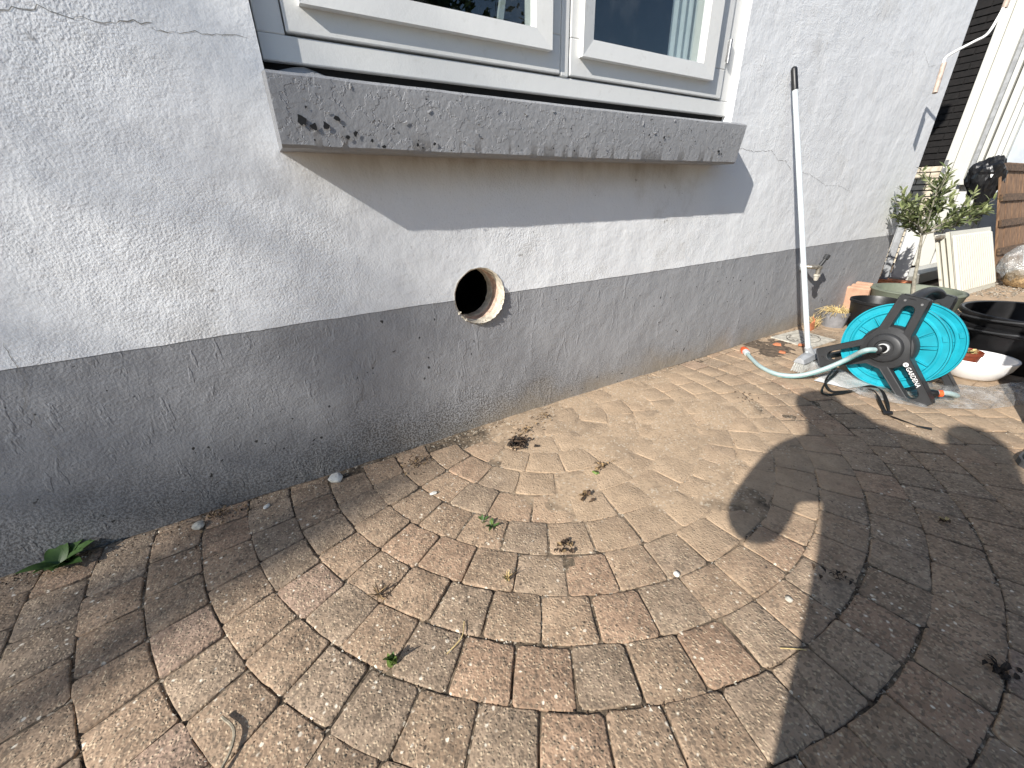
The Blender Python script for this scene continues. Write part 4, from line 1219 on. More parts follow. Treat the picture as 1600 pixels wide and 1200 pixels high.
def curved_shard(loc, rz, w, h, R_, label):
    mb_ = MB(); vs_ = []
    for i in range(9):
        a = -w / R_ / 2 + w / R_ * i / 8; hh = h * (0.6 + .4 * abs(noise.noise(Vector((i * .7, loc[0], 0)))) + .3 * (i / 8))
        for (rr, z_) in ((R_, 0), (R_, hh), (R_ - .008, hh), (R_ - .008, 0)):
            vs_.append((rr * sin(a), R_ - rr * cos(a), z_))
    mb_.add(vs_, [(i * 4 + j, (i + 1) * 4 + j, (i + 1) * 4 + (j + 1) % 4, i * 4 + (j + 1) % 4) for i in range(8) for j in range(4)] + [(3, 2, 1, 0), (32, 33, 34, 35)])
    o_ = mb_.build('terracotta_shard', M['terra'], loc=loc); o_.rotation_euler = (radians(-8), 0, rz); return tag(o_, label, 'shard')
curved_shard((3.13, 1.215, .0), .3, .11, .075, .09, 'upright curved terracotta shard in front of the straw clump')
shard('terracotta_shard', (2.70, 1.09, .006), .028, M['terra'], 'flat orange shard at edge of the pale inspection cover', 'shard', 31)
shard('terracotta_shard', (2.60, 1.18, .002), .026, M['terra'], 'orange shard on dark soil nearest the wall left of broom', 'shard', 32)
shard('terracotta_shard', (2.49, 1.09, .002), .022, M['terra'], 'small orange shard on dark soil left of the broom pole', 'shard', 33)
# dark spilled soil patch by the wall
mb = MB(); vs_ = []
for j in range(28):
    for i in range(60):
        x_ = 2.22 + .58 * i / 59; y_ = 1.00 + .305 * j / 27
        e = 1 - ((x_ - 2.53) / .25) ** 2 - ((y_ - 1.19) / .17) ** 2 + .6 * noise.fractal(Vector((x_ * 7, y_ * 7, 0)), 1, 2, 4)
        vs_.append((x_, y_, -.005 + .0085 * max(-.4, min(.9, e)) + .004 * noise.fractal(Vector((x_ * 24, y_ * 24, 1)), 1, 2, 3)))
mb.add(vs_, [(j * 60 + i, j * 60 + i + 1, (j + 1) * 60 + i + 1, (j + 1) * 60 + i) for j in range(27) for i in range(59)])
so = mb.build('spilled_soil', M['earthdark'], smooth=True, kind='stuff'); tag(so, 'dark spilled soil along the wall foot near the broom', 'soil')

# black round pot
bp_ = empty('black_pot', (3.40, 1.01, 0), 'round black plastic pot behind the hose reel', 'plant pot')
mb = MB(); mb.lathe([(.11, 0), (.125, .08), (.140, .185), (.147, .19), (.147, .205), (.140, .206), (.134, .19), (.120, .10), (.0001, .09)], 48); mb.build('pot', M['blackp'], bp_, smooth=True)
# pale stone beside it
shard('stone', (3.50, 1.175, 0), .055, M['stone'], 'pale rounded stone between straw pot and black pot', 'stone', 44, flat=1.2)
# terracotta block leaning behind
tb = empty('terracotta_tiles', (3.75, 1.235, 0), 'stack of pale terracotta tiles leaning on the wall corner', 'tiles')
for i in range(3):
    mb = MB(); mb.obox((0 + .035 * i, .01, .105 + .006 * i), (.012, .0, .004), (0, .070 - .010 * i, .0), (-.02, .0, .105 + .008 * i)); mb.build('tile', M['terrapale'], tb, bevel=.004)

# sage green oval pot with an olive tree
ol = Vector((3.86, .96, 0))
gpot = empty('green_planter', ol, 'large sage green planter holding the small olive tree', 'planter')
mb = MB(); mb.lathe([(.19, 0), (.215, .10), (.235, .205), (.243, .22), (.240, .226), (.214, .226), (.205, .215), (.19, .13), (.0001, .125)], 56, sx=1.0, sy=1.05); mb.build('pot', M['greenpot'], gpot, smooth=True)
tree = empty('olive_tree', (4.03, 1.005, .13), 'young potted olive tree with bare slender trunk', 'olive tree')
r_ = random.Random(17)
mb = MB()
tb0 = Vector((0, 0, 0)); fork = Vector((.0, .085, .44))
mb.tube(spline([tb0, Vector((0, .03, .12)), Vector((.0, .055, .28)), fork]), [.0135 - .00035 * i for i in range(19)], 8)
leafm = MB()
def branch(p, d_, L, r0, depth):
    pts = [p]; n_ = 6
    cur = Vector(p); dd = Vector(d_).normalized()
    for i in range(n_):
        dd = (dd + Vector((r_.gauss(0, .12), r_.gauss(0, .12), r_.gauss(0.03, .10)))).normalized(); cur = cur + dd * L / n_; pts.append(cur.copy())
    mb.tube(pts, [r0 * (1 - .75 * i / n_) for i in range(n_ + 1)], 5)
    for i in range(1, n_ + 1):
        for k in range(3):
            f_ = pts[i - 1].lerp(pts[i], r_.random())
            ld = (dd * .7 + Vector((r_.gauss(0, .7), r_.gauss(0, .7), r_.gauss(.25, .5)))).normalized()
            leaf_quad(leafm, f_, ld, Vector((r_.gauss(0, .5), r_.gauss(0, .5), 1)), r_.uniform(.040, .066), r_.uniform(.011, .018), 1 if (i >= 5 and r_.random() < .7) else (1 if r_.random() < .12 else 0), .1, .12)
        if depth > 0 and i >= 2:
            for _ in range(r_.choice((1, 1, 2))):
                bd = (dd + Vector((r_.gauss(0, .6), r_.gauss(0, .6), r_.gauss(.15, .35)))).normalized(); branch(pts[i], bd, L * r_.uniform(.35, .6), r0 * .5, depth - 1)
for (dy, dz, dx, L) in ((-.9, .75, .0, .25), (-.75, .95, .3, .25), (.45, .8, -.2, .25), (.1, 1.0, .1, .30), (-.3, 1.0, -.3, .30), (.75, .55, .2, .22), (-1.0, .42, -.25, .22), (.3, .6, -.6, .2), (.5, .35, .1, .2), (-.15, .9, .4, .26)):
    branch(fork + Vector((0, r_.uniform(-.01, .01), r_.uniform(-.03, .01))), Vector((dx, dy, dz)), L, .0075, 1)
mb.build('trunk', M['bark'], tree, smooth=True)
leafm.build('crown', [M['olive'], M['olivetip']], tree)

# slate coloured trough behind the reel
tr_ = empty('trough', (3.17, .62, 0), 'dark slate plastic trough behind the reel handle', 'trough', rz=radians(-8))
mb = MB()
o_ = [(-.22, -.13), (.22, -.13), (.22, .13), (-.22, .13)]
mb.add([(x_ * .92, y_ * .9, 0) for x_, y_ in o_] + [(x_, y_, .165) for x_, y_ in o_] + [(x_ * .93, y_ * .88, .168) for x_, y_ in o_] + [(x_ * .86, y_ * .8, .05) for x_, y_ in o_],
       [(3, 2, 1, 0)] + [f for r in range(3) for f in [(r * 4 + k, r * 4 + (k + 1) % 4, r * 4 + 4 + (k + 1) % 4, r * 4 + 4 + k) for k in range(4)]] + [(12, 13, 14, 15)])
mb.build('tub', M['dtrough'], tr_, bevel=.008)

# black stacked tubs at the right edge
def tub(name, z, label):
    t_ = empty(name, (3.30, .33, z), label, 'tub', group='nested black tubs')
    mb_ = MB(); mb_.lathe([(.225, 0), (.24, .02), (.268, .185), (.282, .19), (.287, .20), (.287, .212), (.279, .216), (.268, .212), (.255, .10), (.235, .03), (.0001, .028)], 64); mb_.build('tub', M['blackp'], t_, smooth=True)
    hb = MB(); pts = [(-.285 * cos(a) * .999, -.285 * sin(a) * 1.0, .205 - .025 * abs(sin(a * 1.0))) for a in [radians(-75 + 150 * i / 24) for i in range(25)]]
    hb.tube(pts, .006, 8); hb.build('handle', M['dgrey'], t_, smooth=True)
    return t_
tub('black_tub', .0, 'lower of two nested black tubs at the right edge')
tub('black_tub', .060, 'upper of two nested black tubs at the right edge')

# white oval bowl with a brown pot of withered succulent
bw = empty('white_bowl', (2.90, .405, 0), 'white oval bowl planter in front of the black tubs', 'bowl', rz=radians(-50))
mb = MB(); mb.lathe([(.075, 0), (.095, .012), (.125, .06), (.136, .10), (.134, .104), (.126, .102), (.115, .07), (.09, .03), (.0001, .028)], 56, sx=1.05, sy=.92); mb.build('bowl', M['whitepot'], bw, smooth=True)
bo = empty('brown_pot', (2.90, .45, .03), 'small brown plastic pot with withered plant inside white bowl', 'plant pot')
mb = MB(); mb.lathe([(.042, 0), (.056, .075), (.060, .076), (.060, .090), (.055, .092), (.050, .07), (.0001, .066)], 24); mb.build('pot', M['brownpot'], bo, smooth=True)
mb = MB(); r_ = random.Random(6)
for i in range(26):
    a = r_.uniform(0, 2 * pi); leaf_quad(mb, (r_.gauss(0, .018), r_.gauss(0, .018), .07), (cos(a), sin(a), r_.uniform(.2, 1.1)), (0, 0, 1), r_.uniform(.025, .05), r_.uniform(.012, .02), i % 3, .3, .3)
mb.build('withered_plant', [M['deadl'], M['straw'], M['weed']], bo)

# ------------------------------------------------------------------ radiator leaning at the back
ra = empty('radiator', (5.08, 1.0, 0), 'cream panel radiator leaning upright near the wooden panel', 'radiator')
bx = Vector((.868, -.055, 0)); bl = bx.length; bxn = bx.normalized(); upv = Vector((-.02, .20, .53)); ul = upv.length; un = upv.normalized(); nn = bxn.cross(un).normalized()   # nn faces the viewer
if nn.y > 0: nn = -nn
def rl(u, v, w): return bxn * u + un * v + nn * w
mb = MB()
nr = 17
prof = []
for i in range(nr):
    u0 = .03 + (bl - .06) * i / nr; du = (bl - .06) / nr
    prof += [(u0, 0.0), (u0 + du * .30, .0), (u0 + du * .40, .022), (u0 + du * .76, .022), (u0 + du * .96, 0.0)]
prof = [(0, .004)] + prof + [(bl, .004)]
vs_ = []
for (u, w) in prof:
    for v in (.0, .035, .05, ul - .05, ul - .035, ul):
        ww = w if .04 < v < ul - .04 else .004
        vs_.append(rl(u, v, ww))
mb.add(vs_, [(i * 6 + j, (i + 1) * 6 + j, (i + 1) * 6 + j + 1, i * 6 + j + 1) for i in range(len(prof) - 1) for j in range(5)])
mb.obox(rl(bl / 2, ul / 2, -.012), bxn * bl * .5, un * ul * .5, nn * .012); mb.build('front_panel', M['rad'], ra)
mb = MB(); mb.obox(rl(bl / 2, ul / 2, -.085), bxn * bl * .5, un * ul * .5, nn * .010); mb.build('rear_panel', M['rad'], ra, bevel=.003)
mb = MB()
for s_ in (0.012, bl - .012):
    mb.obox(rl(s_, ul / 2, -.05), bxn * .006, un * ul * .46, nn * .012)
for i in range(30):
    mb.obox(rl(.03 + (bl - .06) * i / 29, ul / 2, -.05), bxn * .0015, un * ul * .42, nn * .022)
mb.build('fins', M['rad'], ra)
mb = MB(); mb.tube([rl(-.004, ul - .03, -.04), rl(-.035, ul - .03, -.04)], .014, 12); mb.tube([rl(-.03, ul - .03, -.04), rl(-.03, ul - .03, -.075)], .018, 12); mb.build('valve', M['brass'], ra, smooth=True)
mb = MB(); mb.tube([rl(bl + .004, .03, -.04), rl(bl + .05, .03, -.03)], .016, 12); mb.build('end_plug', M['rad'], ra, smooth=True)

# ------------------------------------------------------------------ wooden panel leaning beyond it
wp = empty('wooden_panel', (6.17, 1.0, 0), 'brown boarded wooden panel with four battens leaning at right', 'panel')
px_ = Vector((1, -.03, 0)).normalized(); pu = Vector((-.05, .30, 1.08)); pul = pu.length; pun = pu.normalized(); pn = px_.cross(pun).normalized()
if pn.y > 0: pn = -pn
PWID = .78
r_ = random.Random(2)
u = 0.0
while u < PWID - .02:
    w_ = r_.uniform(.085, .10); mb = MB()
    mb.obox(px_ * (u + w_ / 2) + pun * (pul / 2) + pn * r_.uniform(-.002, .002), px_ * (w_ / 2 - .002), pun * (pul / 2), pn * .009); mb.build('board', M['wood'], wp, bevel=.002); u += w_
for v in (.065, .30, .565, .87 * pul / 1.08 + .2):
    v = min(v, pul - .05); mb = MB(); mb.obox(px_ * (PWID / 2) + pun * v + pn * .021, px_ * (PWID / 2 + .01), pun * .033, pn * .010); mb.build('batten', M['batten'], wp, bevel=.003)
mb = MB(); mb.obox(px_ * (PWID / 2) + pun * .80 + pn * .021, px_ * (PWID / 2 + .01), pun * .033, pn * .010); mb.build('batten', M['batten'], wp, bevel=.003)
# black bin bag hung over its top corner
bb_ = empty('bin_bag', (6.17, 1.36, .98), 'crumpled black bin bag bunched at the wooden panel corner', 'bag')
bm = bmesh.new(); bmesh.ops.create_icosphere(bm, subdivisions=4, radius=.12)
for v in bm.verts:
    n_ = noise.fractal(v.co * 11, 1, 2, 4); n2 = abs(noise.noise(v.co * 26)); v.co = v.co * (1 + .30 * n_ + .22 * n2); v.co.z *= 1.15; v.co.x *= .7
    v.co.z -= .10 * max(0, -v.co.z * 5)
me = bpy.data.meshes.new('bag'); bm.to_mesh(me); bm.free(); me.materials.append(M['trash']); o = bpy.data.objects.new('film_folds', me); COL.objects.link(o); o.parent = bb_
mb = MB(); mb.tube([(.0, -.02, -.12), (.02, -.03, -.30), (.0, -.05, -.42)], [.06, .045, .03], 8); mb.build('hanging_end', M['trash'], bb_)
# milky plastic sack at the far right
sk = empty('plastic_sack', (6.10, .80, 0), 'pale translucent plastic sack on gravel at right edge', 'sack')
bm = bmesh.new(); bmesh.ops.create_icosphere(bm, subdivisions=4, radius=.20)
for v in bm.verts:
    n_ = noise.fractal(v.co * 6, 1, 2, 4); v.co = v.co * (1 + .22 * n_); v.co.x *= .9; v.co.z = (v.co.z + .20) * 1.0; v.co.z = max(.0, v.co.z)
me = bpy.data.meshes.new('sack'); bm.to_mesh(me); bm.free(); me.materials.append(M['bagfilm']); o = bpy.data.objects.new('film_folds', me); COL.objects.link(o); o.parent = sk
mb = MB(); mb.lathe([(.12, .01), (.15, .05), (.14, .12), (.06, .16), (.0001, .17)], 20, jit=.2); mb.build('contents', M['deadl'], sk, smooth=True)
# loose gravel in front of it
mb = MB(); r_ = random.Random(8)
for i in range(420):
    c_ = Vector((r_.uniform(5.3, 6.3), r_.uniform(.74, 1.0), .004)); s_ = r_.uniform(.006, .016)
    pts = [c_ + Vector((r_.uniform(-1, 1), r_.uniform(-1, 1), r_.uniform(-.3, .8))) * s_ for _ in range(4)]; mb.add(pts, [(0, 1, 2), (0, 2, 3), (0, 3, 1), (1, 3, 2)])
o = mb.build('gravel', M['gravel'], kind='stuff'); tag(o, 'pale loose gravel by the wooden panel', 'gravel')

# ------------------------------------------------------------------ boards and timber stored in the gap
def lean_board(name, x0, ya, yb, z0, z1, lean, mat, label):
    o_ = empty(name, (x0, (ya + yb) / 2, z0), label, 'board')
    hw = (yb - ya) / 2
    mb_ = MB(); mb_.obox((lean / 2, .010, (z1 - z0) / 2), (.009, 0, -.001), (0, hw, 0), (lean / 2, .012, (z1 - z0) / 2)); mb_.build('panel', mat, o_, bevel=.002)
    mb_ = MB(); mb_.obox((-.011 + lean * .5, hw + .010, (z1 - z0) / 2), (.012, 0, 0), (0, .003, 0), (lean / 2, .012, (z1 - z0) / 2)); mb_.build('edge_strip', M['panelgrey'], o_)
    return o_
lean_board('narrow_board', 5.0, 1.478, 1.525, .10, .60, .05, M['panelgrey'], 'narrow grey board leaning at the house corner behind olive tree')
lean_board('wide_board', 5.02, 1.350, 1.462, .12, .58, .06, M['panellight'], 'wider pale grey board leaning beside the narrow grey one')
bs = empty('support_brick', (5.0, 1.42, 0), 'terracotta block under the leaning grey boards', 'brick')
mb = MB(); mb.box(-.05, .08, -.11, .11, 0, .10); mb.build('block', M['terra'], bs, bevel=.004)
tm = empty('timber_plank', (5.35, 1.50, 0), 'white painted plank lying on the ground beyond green planter', 'plank')
mb = MB(); mb.obox((.75, -.02, .055), (.85, -.02, 0), (0.004, .10, 0), (0, 0, .05)); mb.build('plank', M['cream'], tm, bevel=.004)

# ------------------------------------------------------------------ neighbouring facade facing down the yard
FX = 7.05
nb = empty('neighbour_house', (FX, 0, 0), 'neighbouring house front with cream tall window frame and brick coloured dark for shade', 'house')
def nbox(y0, y1, z0, z1, proud, back=.3):
    return MB().box(-proud, back, y0, y1, z0, z1)
nbox(-1.0, 1.46, 0, 4.0, .0, 3.0).build('render_wall', M['bluewall'], nb)
nbox(1.93, 5.0, 0, 4.0, -.012, 3.0).build('mortar_shade_bed', M['mortar'], nb)  # near-black mortar, shade of the gap put into its colour
r_ = random.Random(4)
zc = 0.0; k = 0
pal = {}
while zc < 2.6:
    yb_ = 1.935 - (.105 if k % 2 else 0)
    while yb_ < 2.62:
        y0_, y1_ = max(1.934, yb_), yb_ + .205
        if y1_ - y0_ > .03:
            mt_ = M['litbrick'] if zc < 1.12 else M['shadebrick']  # painted light line: lit cream below, shaded near-black copy above
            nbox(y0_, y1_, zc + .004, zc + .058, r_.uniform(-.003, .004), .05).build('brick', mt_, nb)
        yb_ += .215
    zc += .066; k += 1
# window joinery: jambs of different depth, from the brick outwards
for (y0_, y1_, pr, nm, mt_) in ((1.852, 1.932, .070, 'jamb_board', 'cream'), (1.724, 1.850, .052, 'jamb_board', 'cream'), (1.674, 1.722, .010, 'jamb_groove', 'panelgrey'), (1.632, 1.672, .050, 'frame_strip', 'cream'), (1.553, 1.612, .060, 'frame_strip', 'cream'), (1.500, 1.551, .030, 'frame_strip', 'panellight'), (1.462, 1.498, .065, 'frame_strip', 'cream')):
    nbox(y0_, y1_, (.0 if y0_ > 1.7 else .955), 3.0, pr, .05).build(nm, M[mt_], nb, bevel=.004)
nbox(1.612, 1.632, .955, 3.0, -.03, .05).build('frame_shadow_gap', M['black'], nb)
nbox(1.500, 1.735, .905, .952, .12, .05).build('window_sill', M['cream'], nb, bevel=.004)
nbox(1.462, 1.722, .0, .904, .012, .05).build('lower_panel', M['panellight'], nb)
nbox(1.500, 1.560, .0, .903, .035, .05).build('panel_stile', M['cream'], nb)
for z_ in (1.11, 1.03): 
    mb = MB(); mb.box(-.078, -.070, 1.895, 1.925, z_, z_ + .06); mb.build('catch_plate', M['steel'], nb)

# ------------------------------------------------------------------ awning case above the frame, with its crank hanging down
aw = empty('awning', (3.9, YW, 2.62), 'awning case on the house wall above the crank', 'awning')
mb = MB(); mb.box(-.9, .36, -.24, -.002, .0, .22); mb.build('case', M['cream'], aw, bevel=.02)
mb = MB(); mb.box(-.9, .36, -.25, -.235, -.10, .05); mb.build('valance', M['fabric'], aw)
ck = empty('awning_crank', (3.72, 1.19, 1.4), 'white bent crank rod with beige sleeves hanging by the corner', 'crank')
tip, b1 = Vector((3.668, 1.176, 1.383)), Vector((3.712, 1.195, 1.535))
b2 = Vector((3.905, 1.085, 1.70)); b3 = Vector((3.93, 1.08, 1.83)); b4 = Vector((3.95, 1.08, 2.62))
dn = (b1 - tip).normalized()
mb = MB(); mb.tube(spline([b1 - dn * .01, b1 + dn * .03, b1.lerp(b2, .22) + Vector((0, 0, .022)), b1.lerp(b2, .6), b2.lerp(b1, .12) + Vector((0, 0, -.012)), b2 + Vector((.008, 0, .05)), b3]), .0072, 10); bpart(mb, 'rod', M['rod'], ck, smooth=True)
mb = MB(); mb.tube([tip, b1], .0125, 12); bpart(mb, 'lower_sleeve', M['sleeve'], ck, smooth=True)
mb = MB(); mb.tube([b3 - Vector((.003, 0, .045)), b3 + Vector((.01, 0, .26))], .0135, 12); bpart(mb, 'upper_sleeve', M['sleeve'], ck, smooth=True)
mb = MB(); mb.tube([b3 + Vector((.01, 0, .25)), b4], .0065, 8); bpart(mb, 'upper_rod', M['rod'], ck, smooth=True)

# ------------------------------------------------------------------ weeds, dead leaves, pebbles, twigs
def leaf_oval(mb, base, d, up_, L, w, mi=0, curve=.25):
    base, d, up_ = Vector(base), Vector(d).normalized(), Vector(up_)
    s_ = d.cross(up_).normalized(); n_ = s_.cross(d).normalized(); vs_ = []
    K = 8
    for i in range(K + 1):
        t_ = i / K
        ww = w * .5 * (sin(pi * t_ ** .75) ** .8 if 0 < t_ < 1 else 0.04)
        c_ = base + d * (L * t_) + n_ * (L * curve * (t_ * (1.05 - t_)) * 1.6)
        vs_ += [c_ + s_ * ww + n_ * ww * .25, c_, c_ - s_ * ww + n_ * ww * .25]
    mb.add(vs_, [f for i in range(K) for f in ((i * 3, i * 3 + 3, i * 3 + 4, i * 3 + 1), (i * 3 + 1, i * 3 + 4, i * 3 + 5, i * 3 + 2))], mi)

def rosette(name, loc, n_, L, w, mats, label, seed, rise=.5, cat='weed', spread=(0, 2 * pi)):
    e = empty(name, loc, label, cat); mb_ = MB(); r_ = random.Random(seed)
    for i in range(n_):
        a = spread[0] + (spread[1] - spread[0]) * i / n_ + r_.gauss(0, .25); l_ = L * r_.uniform(.55, 1.1)
        leaf_oval(mb_, (r_.gauss(0, .003), r_.gauss(0, .003), .002), (cos(a), sin(a), rise * r_.uniform(.35, 1.4)), (0, 0, 1), l_, w * r_.uniform(.7, 1.2), r_.randrange(len(mats)), .22)
    mb_.build('leaves', mats, e, smooth=True)
    mb_ = MB(); mb_.tube([(0, 0, -.006), (0, 0, .006)], .003, 6); mb_.build('stem', M['twig'], e)
    return e
rosette('weed', (-.655, 1.270, .0), 20, .080, .036, [M['weed']], 'broad-leaved green weed growing at the foot of the grey wall', 1, .55)
rosette('weed', (.03, .562, -.003), 9, .038, .012, [M['weedlit'], M['weed']], 'bright green seedling standing in a joint in the foreground', 2, 2.4)
rosette('weed', (.378, .785, -.003), 7, .030, .011, [M['weedlit'], M['weed']], 'small yellow-green weed in a joint left of the sandy patch', 3, .9)
rosette('weed', (.365, .82, -.003), 5, .022, .009, [M['weed']], 'tiny dull green weed just beyond the yellow-green one', 13, .9)
rosette('grass_tuft', (.325, .605, -.003), 26, .034, .0022, [M['deadl'], M['straw'], M['weed']], 'dry yellowish grass tuft in a joint between two setts', 4, 2.2, cat='grass')
rosette('weed', (.045, .735, -.002), 16, .038, .004, [M['dead'], M['deadl']], 'withered reddish brown weed flattened on the setts', 5, .5)
def debris(name, loc, n_, rad, L, mats, label, seed, cat='debris'):
    e = empty(name, loc, label, cat); mb_ = MB(); r_ = random.Random(seed)
    for i in range(n_):
        rr = abs(r_.gauss(0, rad)); a = r_.uniform(0, 2 * pi); b = r_.uniform(0, 2 * pi)
        p = Vector((rr * cos(a), rr * sin(a), .002 + r_.uniform(0, 1) * max(0, rad * .55 - rr * .4)))
        leaf_quad(mb_, p, (cos(b), sin(b), r_.uniform(-.1, .7)), (r_.gauss(0, .4), r_.gauss(0, .4), 1), L * r_.uniform(.5, 1.2), L * r_.uniform(.25, .6), r_.randrange(len(mats)), .35, .3)
    mb_.build('leaf_litter', mats, e, kind='stuff'); return e
debris('dead_plant', (.655, 1.105, 0), 85, .022, .028, [M['soil'], M['dead'], M['dead']], 'dark heap of dead leaves on the sand near the wall', 11)
debris('leaf_debris', (.735, 1.17, 0), 40, .028, .014, [M['dead'], M['deadl']], 'scattered leaf bits between the dark heap and the wall', 12)
debris('leaf_debris', (.86, 1.22, 0), 30, .035, .013, [M['dead'], M['deadl']], 'trail of leaf bits along the foot of the wall', 14)
debris('leaf_debris', (.29, 1.19, 0), 55, .045, .013, [M['dead'], M['deadl']], 'brown leaf crumbs on the setts left of the dark heap', 15)
debris('leaf_debris', (.69, .735, 0), 16, .018, .024, [M['dead'], M['deadl']], 'few curled leaves in the middle of the sandy patch', 16)
debris('leaf_debris', (.83, .835, 0), 16, .020, .020, [M['dead'], M['deadl']], 'leaf bits on the sand beside a pale green pebble', 17)
debris('leaf_debris', (.505, .612, 0), 22, .016, .018, [M['dead'], M['deadl']], 'dried weed head in the joint below the sandy patch', 18)
debris('leaf_debris', (1.75, .87, 0), 14, .03, .016, [M['dead']], 'sparse dark leaf bits on the sand before the hose', 19)
debris('leaf_debris', (1.0, .19, 0), 16, .03, .018, [M['soil'], M['dead']], 'dark crumbs in a joint at the shadow edge', 20)
debris('leaf_debris', (1.46, .12, 0), 5, .012, .026, [M['straw'], M['dead']], 'pale curled leaf lying in the photographer shadow', 22)
debris('leaf_debris', (1.03, -.07, -.003), 18, .018, .022, [M['soil']], 'dark moss clump near the lower right corner', 23)
debris('leaf_debris', (-.30, 1.262, 0), 40, .04, .016, [M['dead'], M['deadl']], 'brown crumbs along the wall foot at the left', 24)
def pebble(loc, s_, mat, label, seed, cat='pebble', el=1.0):
    bm_ = bmesh.new(); bmesh.ops.create_icosphere(bm_, subdivisions=2, radius=s_); r_ = random.Random(seed)
    for v in bm_.verts:
        v.co *= 1 + .25 * noise.noise(v.co * (1.3 / s_) + Vector((seed, 0, 0))); v.co.x *= el; v.co.z *= .6
    me_ = bpy.data.meshes.new('pebble'); bm_.to_mesh(me_); bm_.free(); me_.materials.append(mat); o_ = bpy.data.objects.new('pebble', me_); COL.objects.link(o_)
    o_.location = (loc[0], loc[1], s_ * .45); o_.rotation_euler = (0, 0, seed); tag(o_, label, cat)
pebble((-.355, 1.245), .016, M['stone'], 'rounded beige stone in a joint by the wall at left', 1)
pebble((.028, 1.258), .024, M['whitebit'], 'white plaster lump on the setts at the foot of wall', 2)
pebble((.285, 1.012), .0075, M['whitebit'], 'small oblong white chip left of the sandy patch', 3, el=1.7)
pebble((-.18, 1.235), .008, M['whitebit'], 'small white chip near the wall at left', 4, el=1.6)
pebble((.795, .815), .008, M['weedlit'], 'pale green oblong bit on the sandy patch', 5, el=1.5)
pebble((.69, .40), .008, M['whitebit'], 'white pebble in a joint in the foreground', 6)
pebble((.85, .22), .008, M['stone'], 'pale pebble in the joint at the shadow edge', 7)
tw = MB(); P = spline([Vector((-.265, .63, .008)), Vector((-.245, .595, .009)), Vector((-.250, .56, .008)), Vector((-.275, .525, .007))]); tw.tube(P, .0027, 6)
o = tw.build('twig', M['twig'], smooth=True); tag(o, 'bent grey twig lying at the lower left edge', 'twig')
for (a, b, lb) in (((.13, .52), (.19, .565), 'thin curved straw lying across a foreground sett'), ((.72, .17), (.76, .14), 'short pale straw lying in the foreground right')):
    tw = MB(); tw.tube(spline([Vector((*a, .004)), Vector(((a[0] + b[0]) / 2 + .01, (a[1] + b[1]) / 2 - .008, .006)), Vector((*b, .004))]), .0012, 5); o = tw.build('straw', M['straw']); tag(o, lb, 'straw')

# ------------------------------------------------------------------ people whose shadows and shoe show in the picture, plus an added shadow caster
HD = Vector((.503, .864, 0)); RT = Vector((.864, -.503, 0))
def skin_body(name, joints, edges, mat, parent, sub=2):
    names = list(joints)
    me_ = bpy.data.meshes.new(name); me_.from_pydata([joints[k][0] for k in names], [(names.index(a), names.index(b)) for a, b in edges], [])
    o_ = bpy.data.objects.new(name, me_); COL.objects.link(o_); o_.parent = parent; me_.materials.append(mat)
    md = o_.modifiers.new('skin', 'SKIN'); md.use_smooth_shade = True
    for i, k in enumerate(names):
        r = joints[k][1]; me_.skin_vertices[0].data[i].radius = r if isinstance(r, tuple) else (r, r); me_.skin_vertices[0].data[i].use_root = (k == 'pelvis')
    sb = o_.modifiers.new('sub', 'SUBSURF'); sb.levels = sub; sb.render_levels = sub
    return o_
def shoe(parent, p, d, name='shoe'):
    d = Vector(d).normalized(); s_ = Vector((-d.y, d.x, 0)); mb_ = MB(); vs_ = []
    secs = [(-.09, .030, .085), (-.06, .036, .09), (0, .036, .085), (.06, .042, .062), (.11, .047, .05), (.15, .043, .042), (.178, .028, .030), (.188, .012, .022)]
    for (t_, w_, h) in secs:
        for (k, z) in ((-1, .018), (-.95, h * .55), (-.55, h), (.55, h), (.95, h * .55), (1, .018)):
            q = Vector(p) + d * t_ + s_ * (w_ * k); vs_.append((q.x, q.y, z))
    n_ = len(secs)
    mb_.add(vs_, [(i * 6 + j, (i + 1) * 6 + j, (i + 1) * 6 + j + 1, i * 6 + j + 1) for i in range(n_ - 1) for j in range(5)] + [tuple(range(6)), tuple((n_ - 1) * 6 + k for k in reversed(range(6)))])
    o_ = mb_.build(name, M['shoe'], parent, smooth=True); ss = o_.modifiers.new('sub', 'SUBSURF'); ss.levels = 1; ss.render_levels = 2
    mb_ = MB(); pl = [Vector(p) + d * t_ + s_ * (w_ + .004) for t_, w_, h in secs] + [Vector(p) + d * t_ - s_ * (w_ + .004) for t_, w_, h in reversed(secs)]
    mb_.prism([(q.x, q.y) for q in pl], .001, .022); mb_.build('sole', M['shoesole'], o_)
EDG = [('pelvis', 'spine'), ('spine', 'chest'), ('chest', 'neck'), ('neck', 'head'), ('head', 'crown')] + [e for s_ in 'lr' for e in (('pelvis', 'hip' + s_), ('hip' + s_, 'knee' + s_), ('knee' + s_, 'ankle' + s_), ('chest', 'shoulder' + s_), ('shoulder' + s_, 'elbow' + s_), ('elbow' + s_, 'wrist' + s_), ('wrist' + s_, 'palm' + s_))]
def fingers(parent, palm, d, side, mat):
    d = Vector(d).normalized(); side = Vector(side).normalized(); mb_ = MB(); dn_ = d.cross(side).normalized()
    for i, L in enumerate((.066, .074, .070, .055)):
        b = Vector(palm) + side * (.026 - .017 * i) + d * .02; mb_.tube([b, b + d * L * .5 + dn_ * .006, b + d * L + dn_ * .022], [.0090, .0082, .006], 7)
    b = Vector(palm) + side * .03 - d * .01; mb_.tube([b, b + side * .022 + d * .02, b + side * .028 + d * .05], [.0105, .0095, .007], 7)
    mb_.build('fingers', mat, parent, smooth=True)
p1 = empty('person', (0, 0, 0), 'person in long dark coat bending forward, seen only as a shadow', 'person')
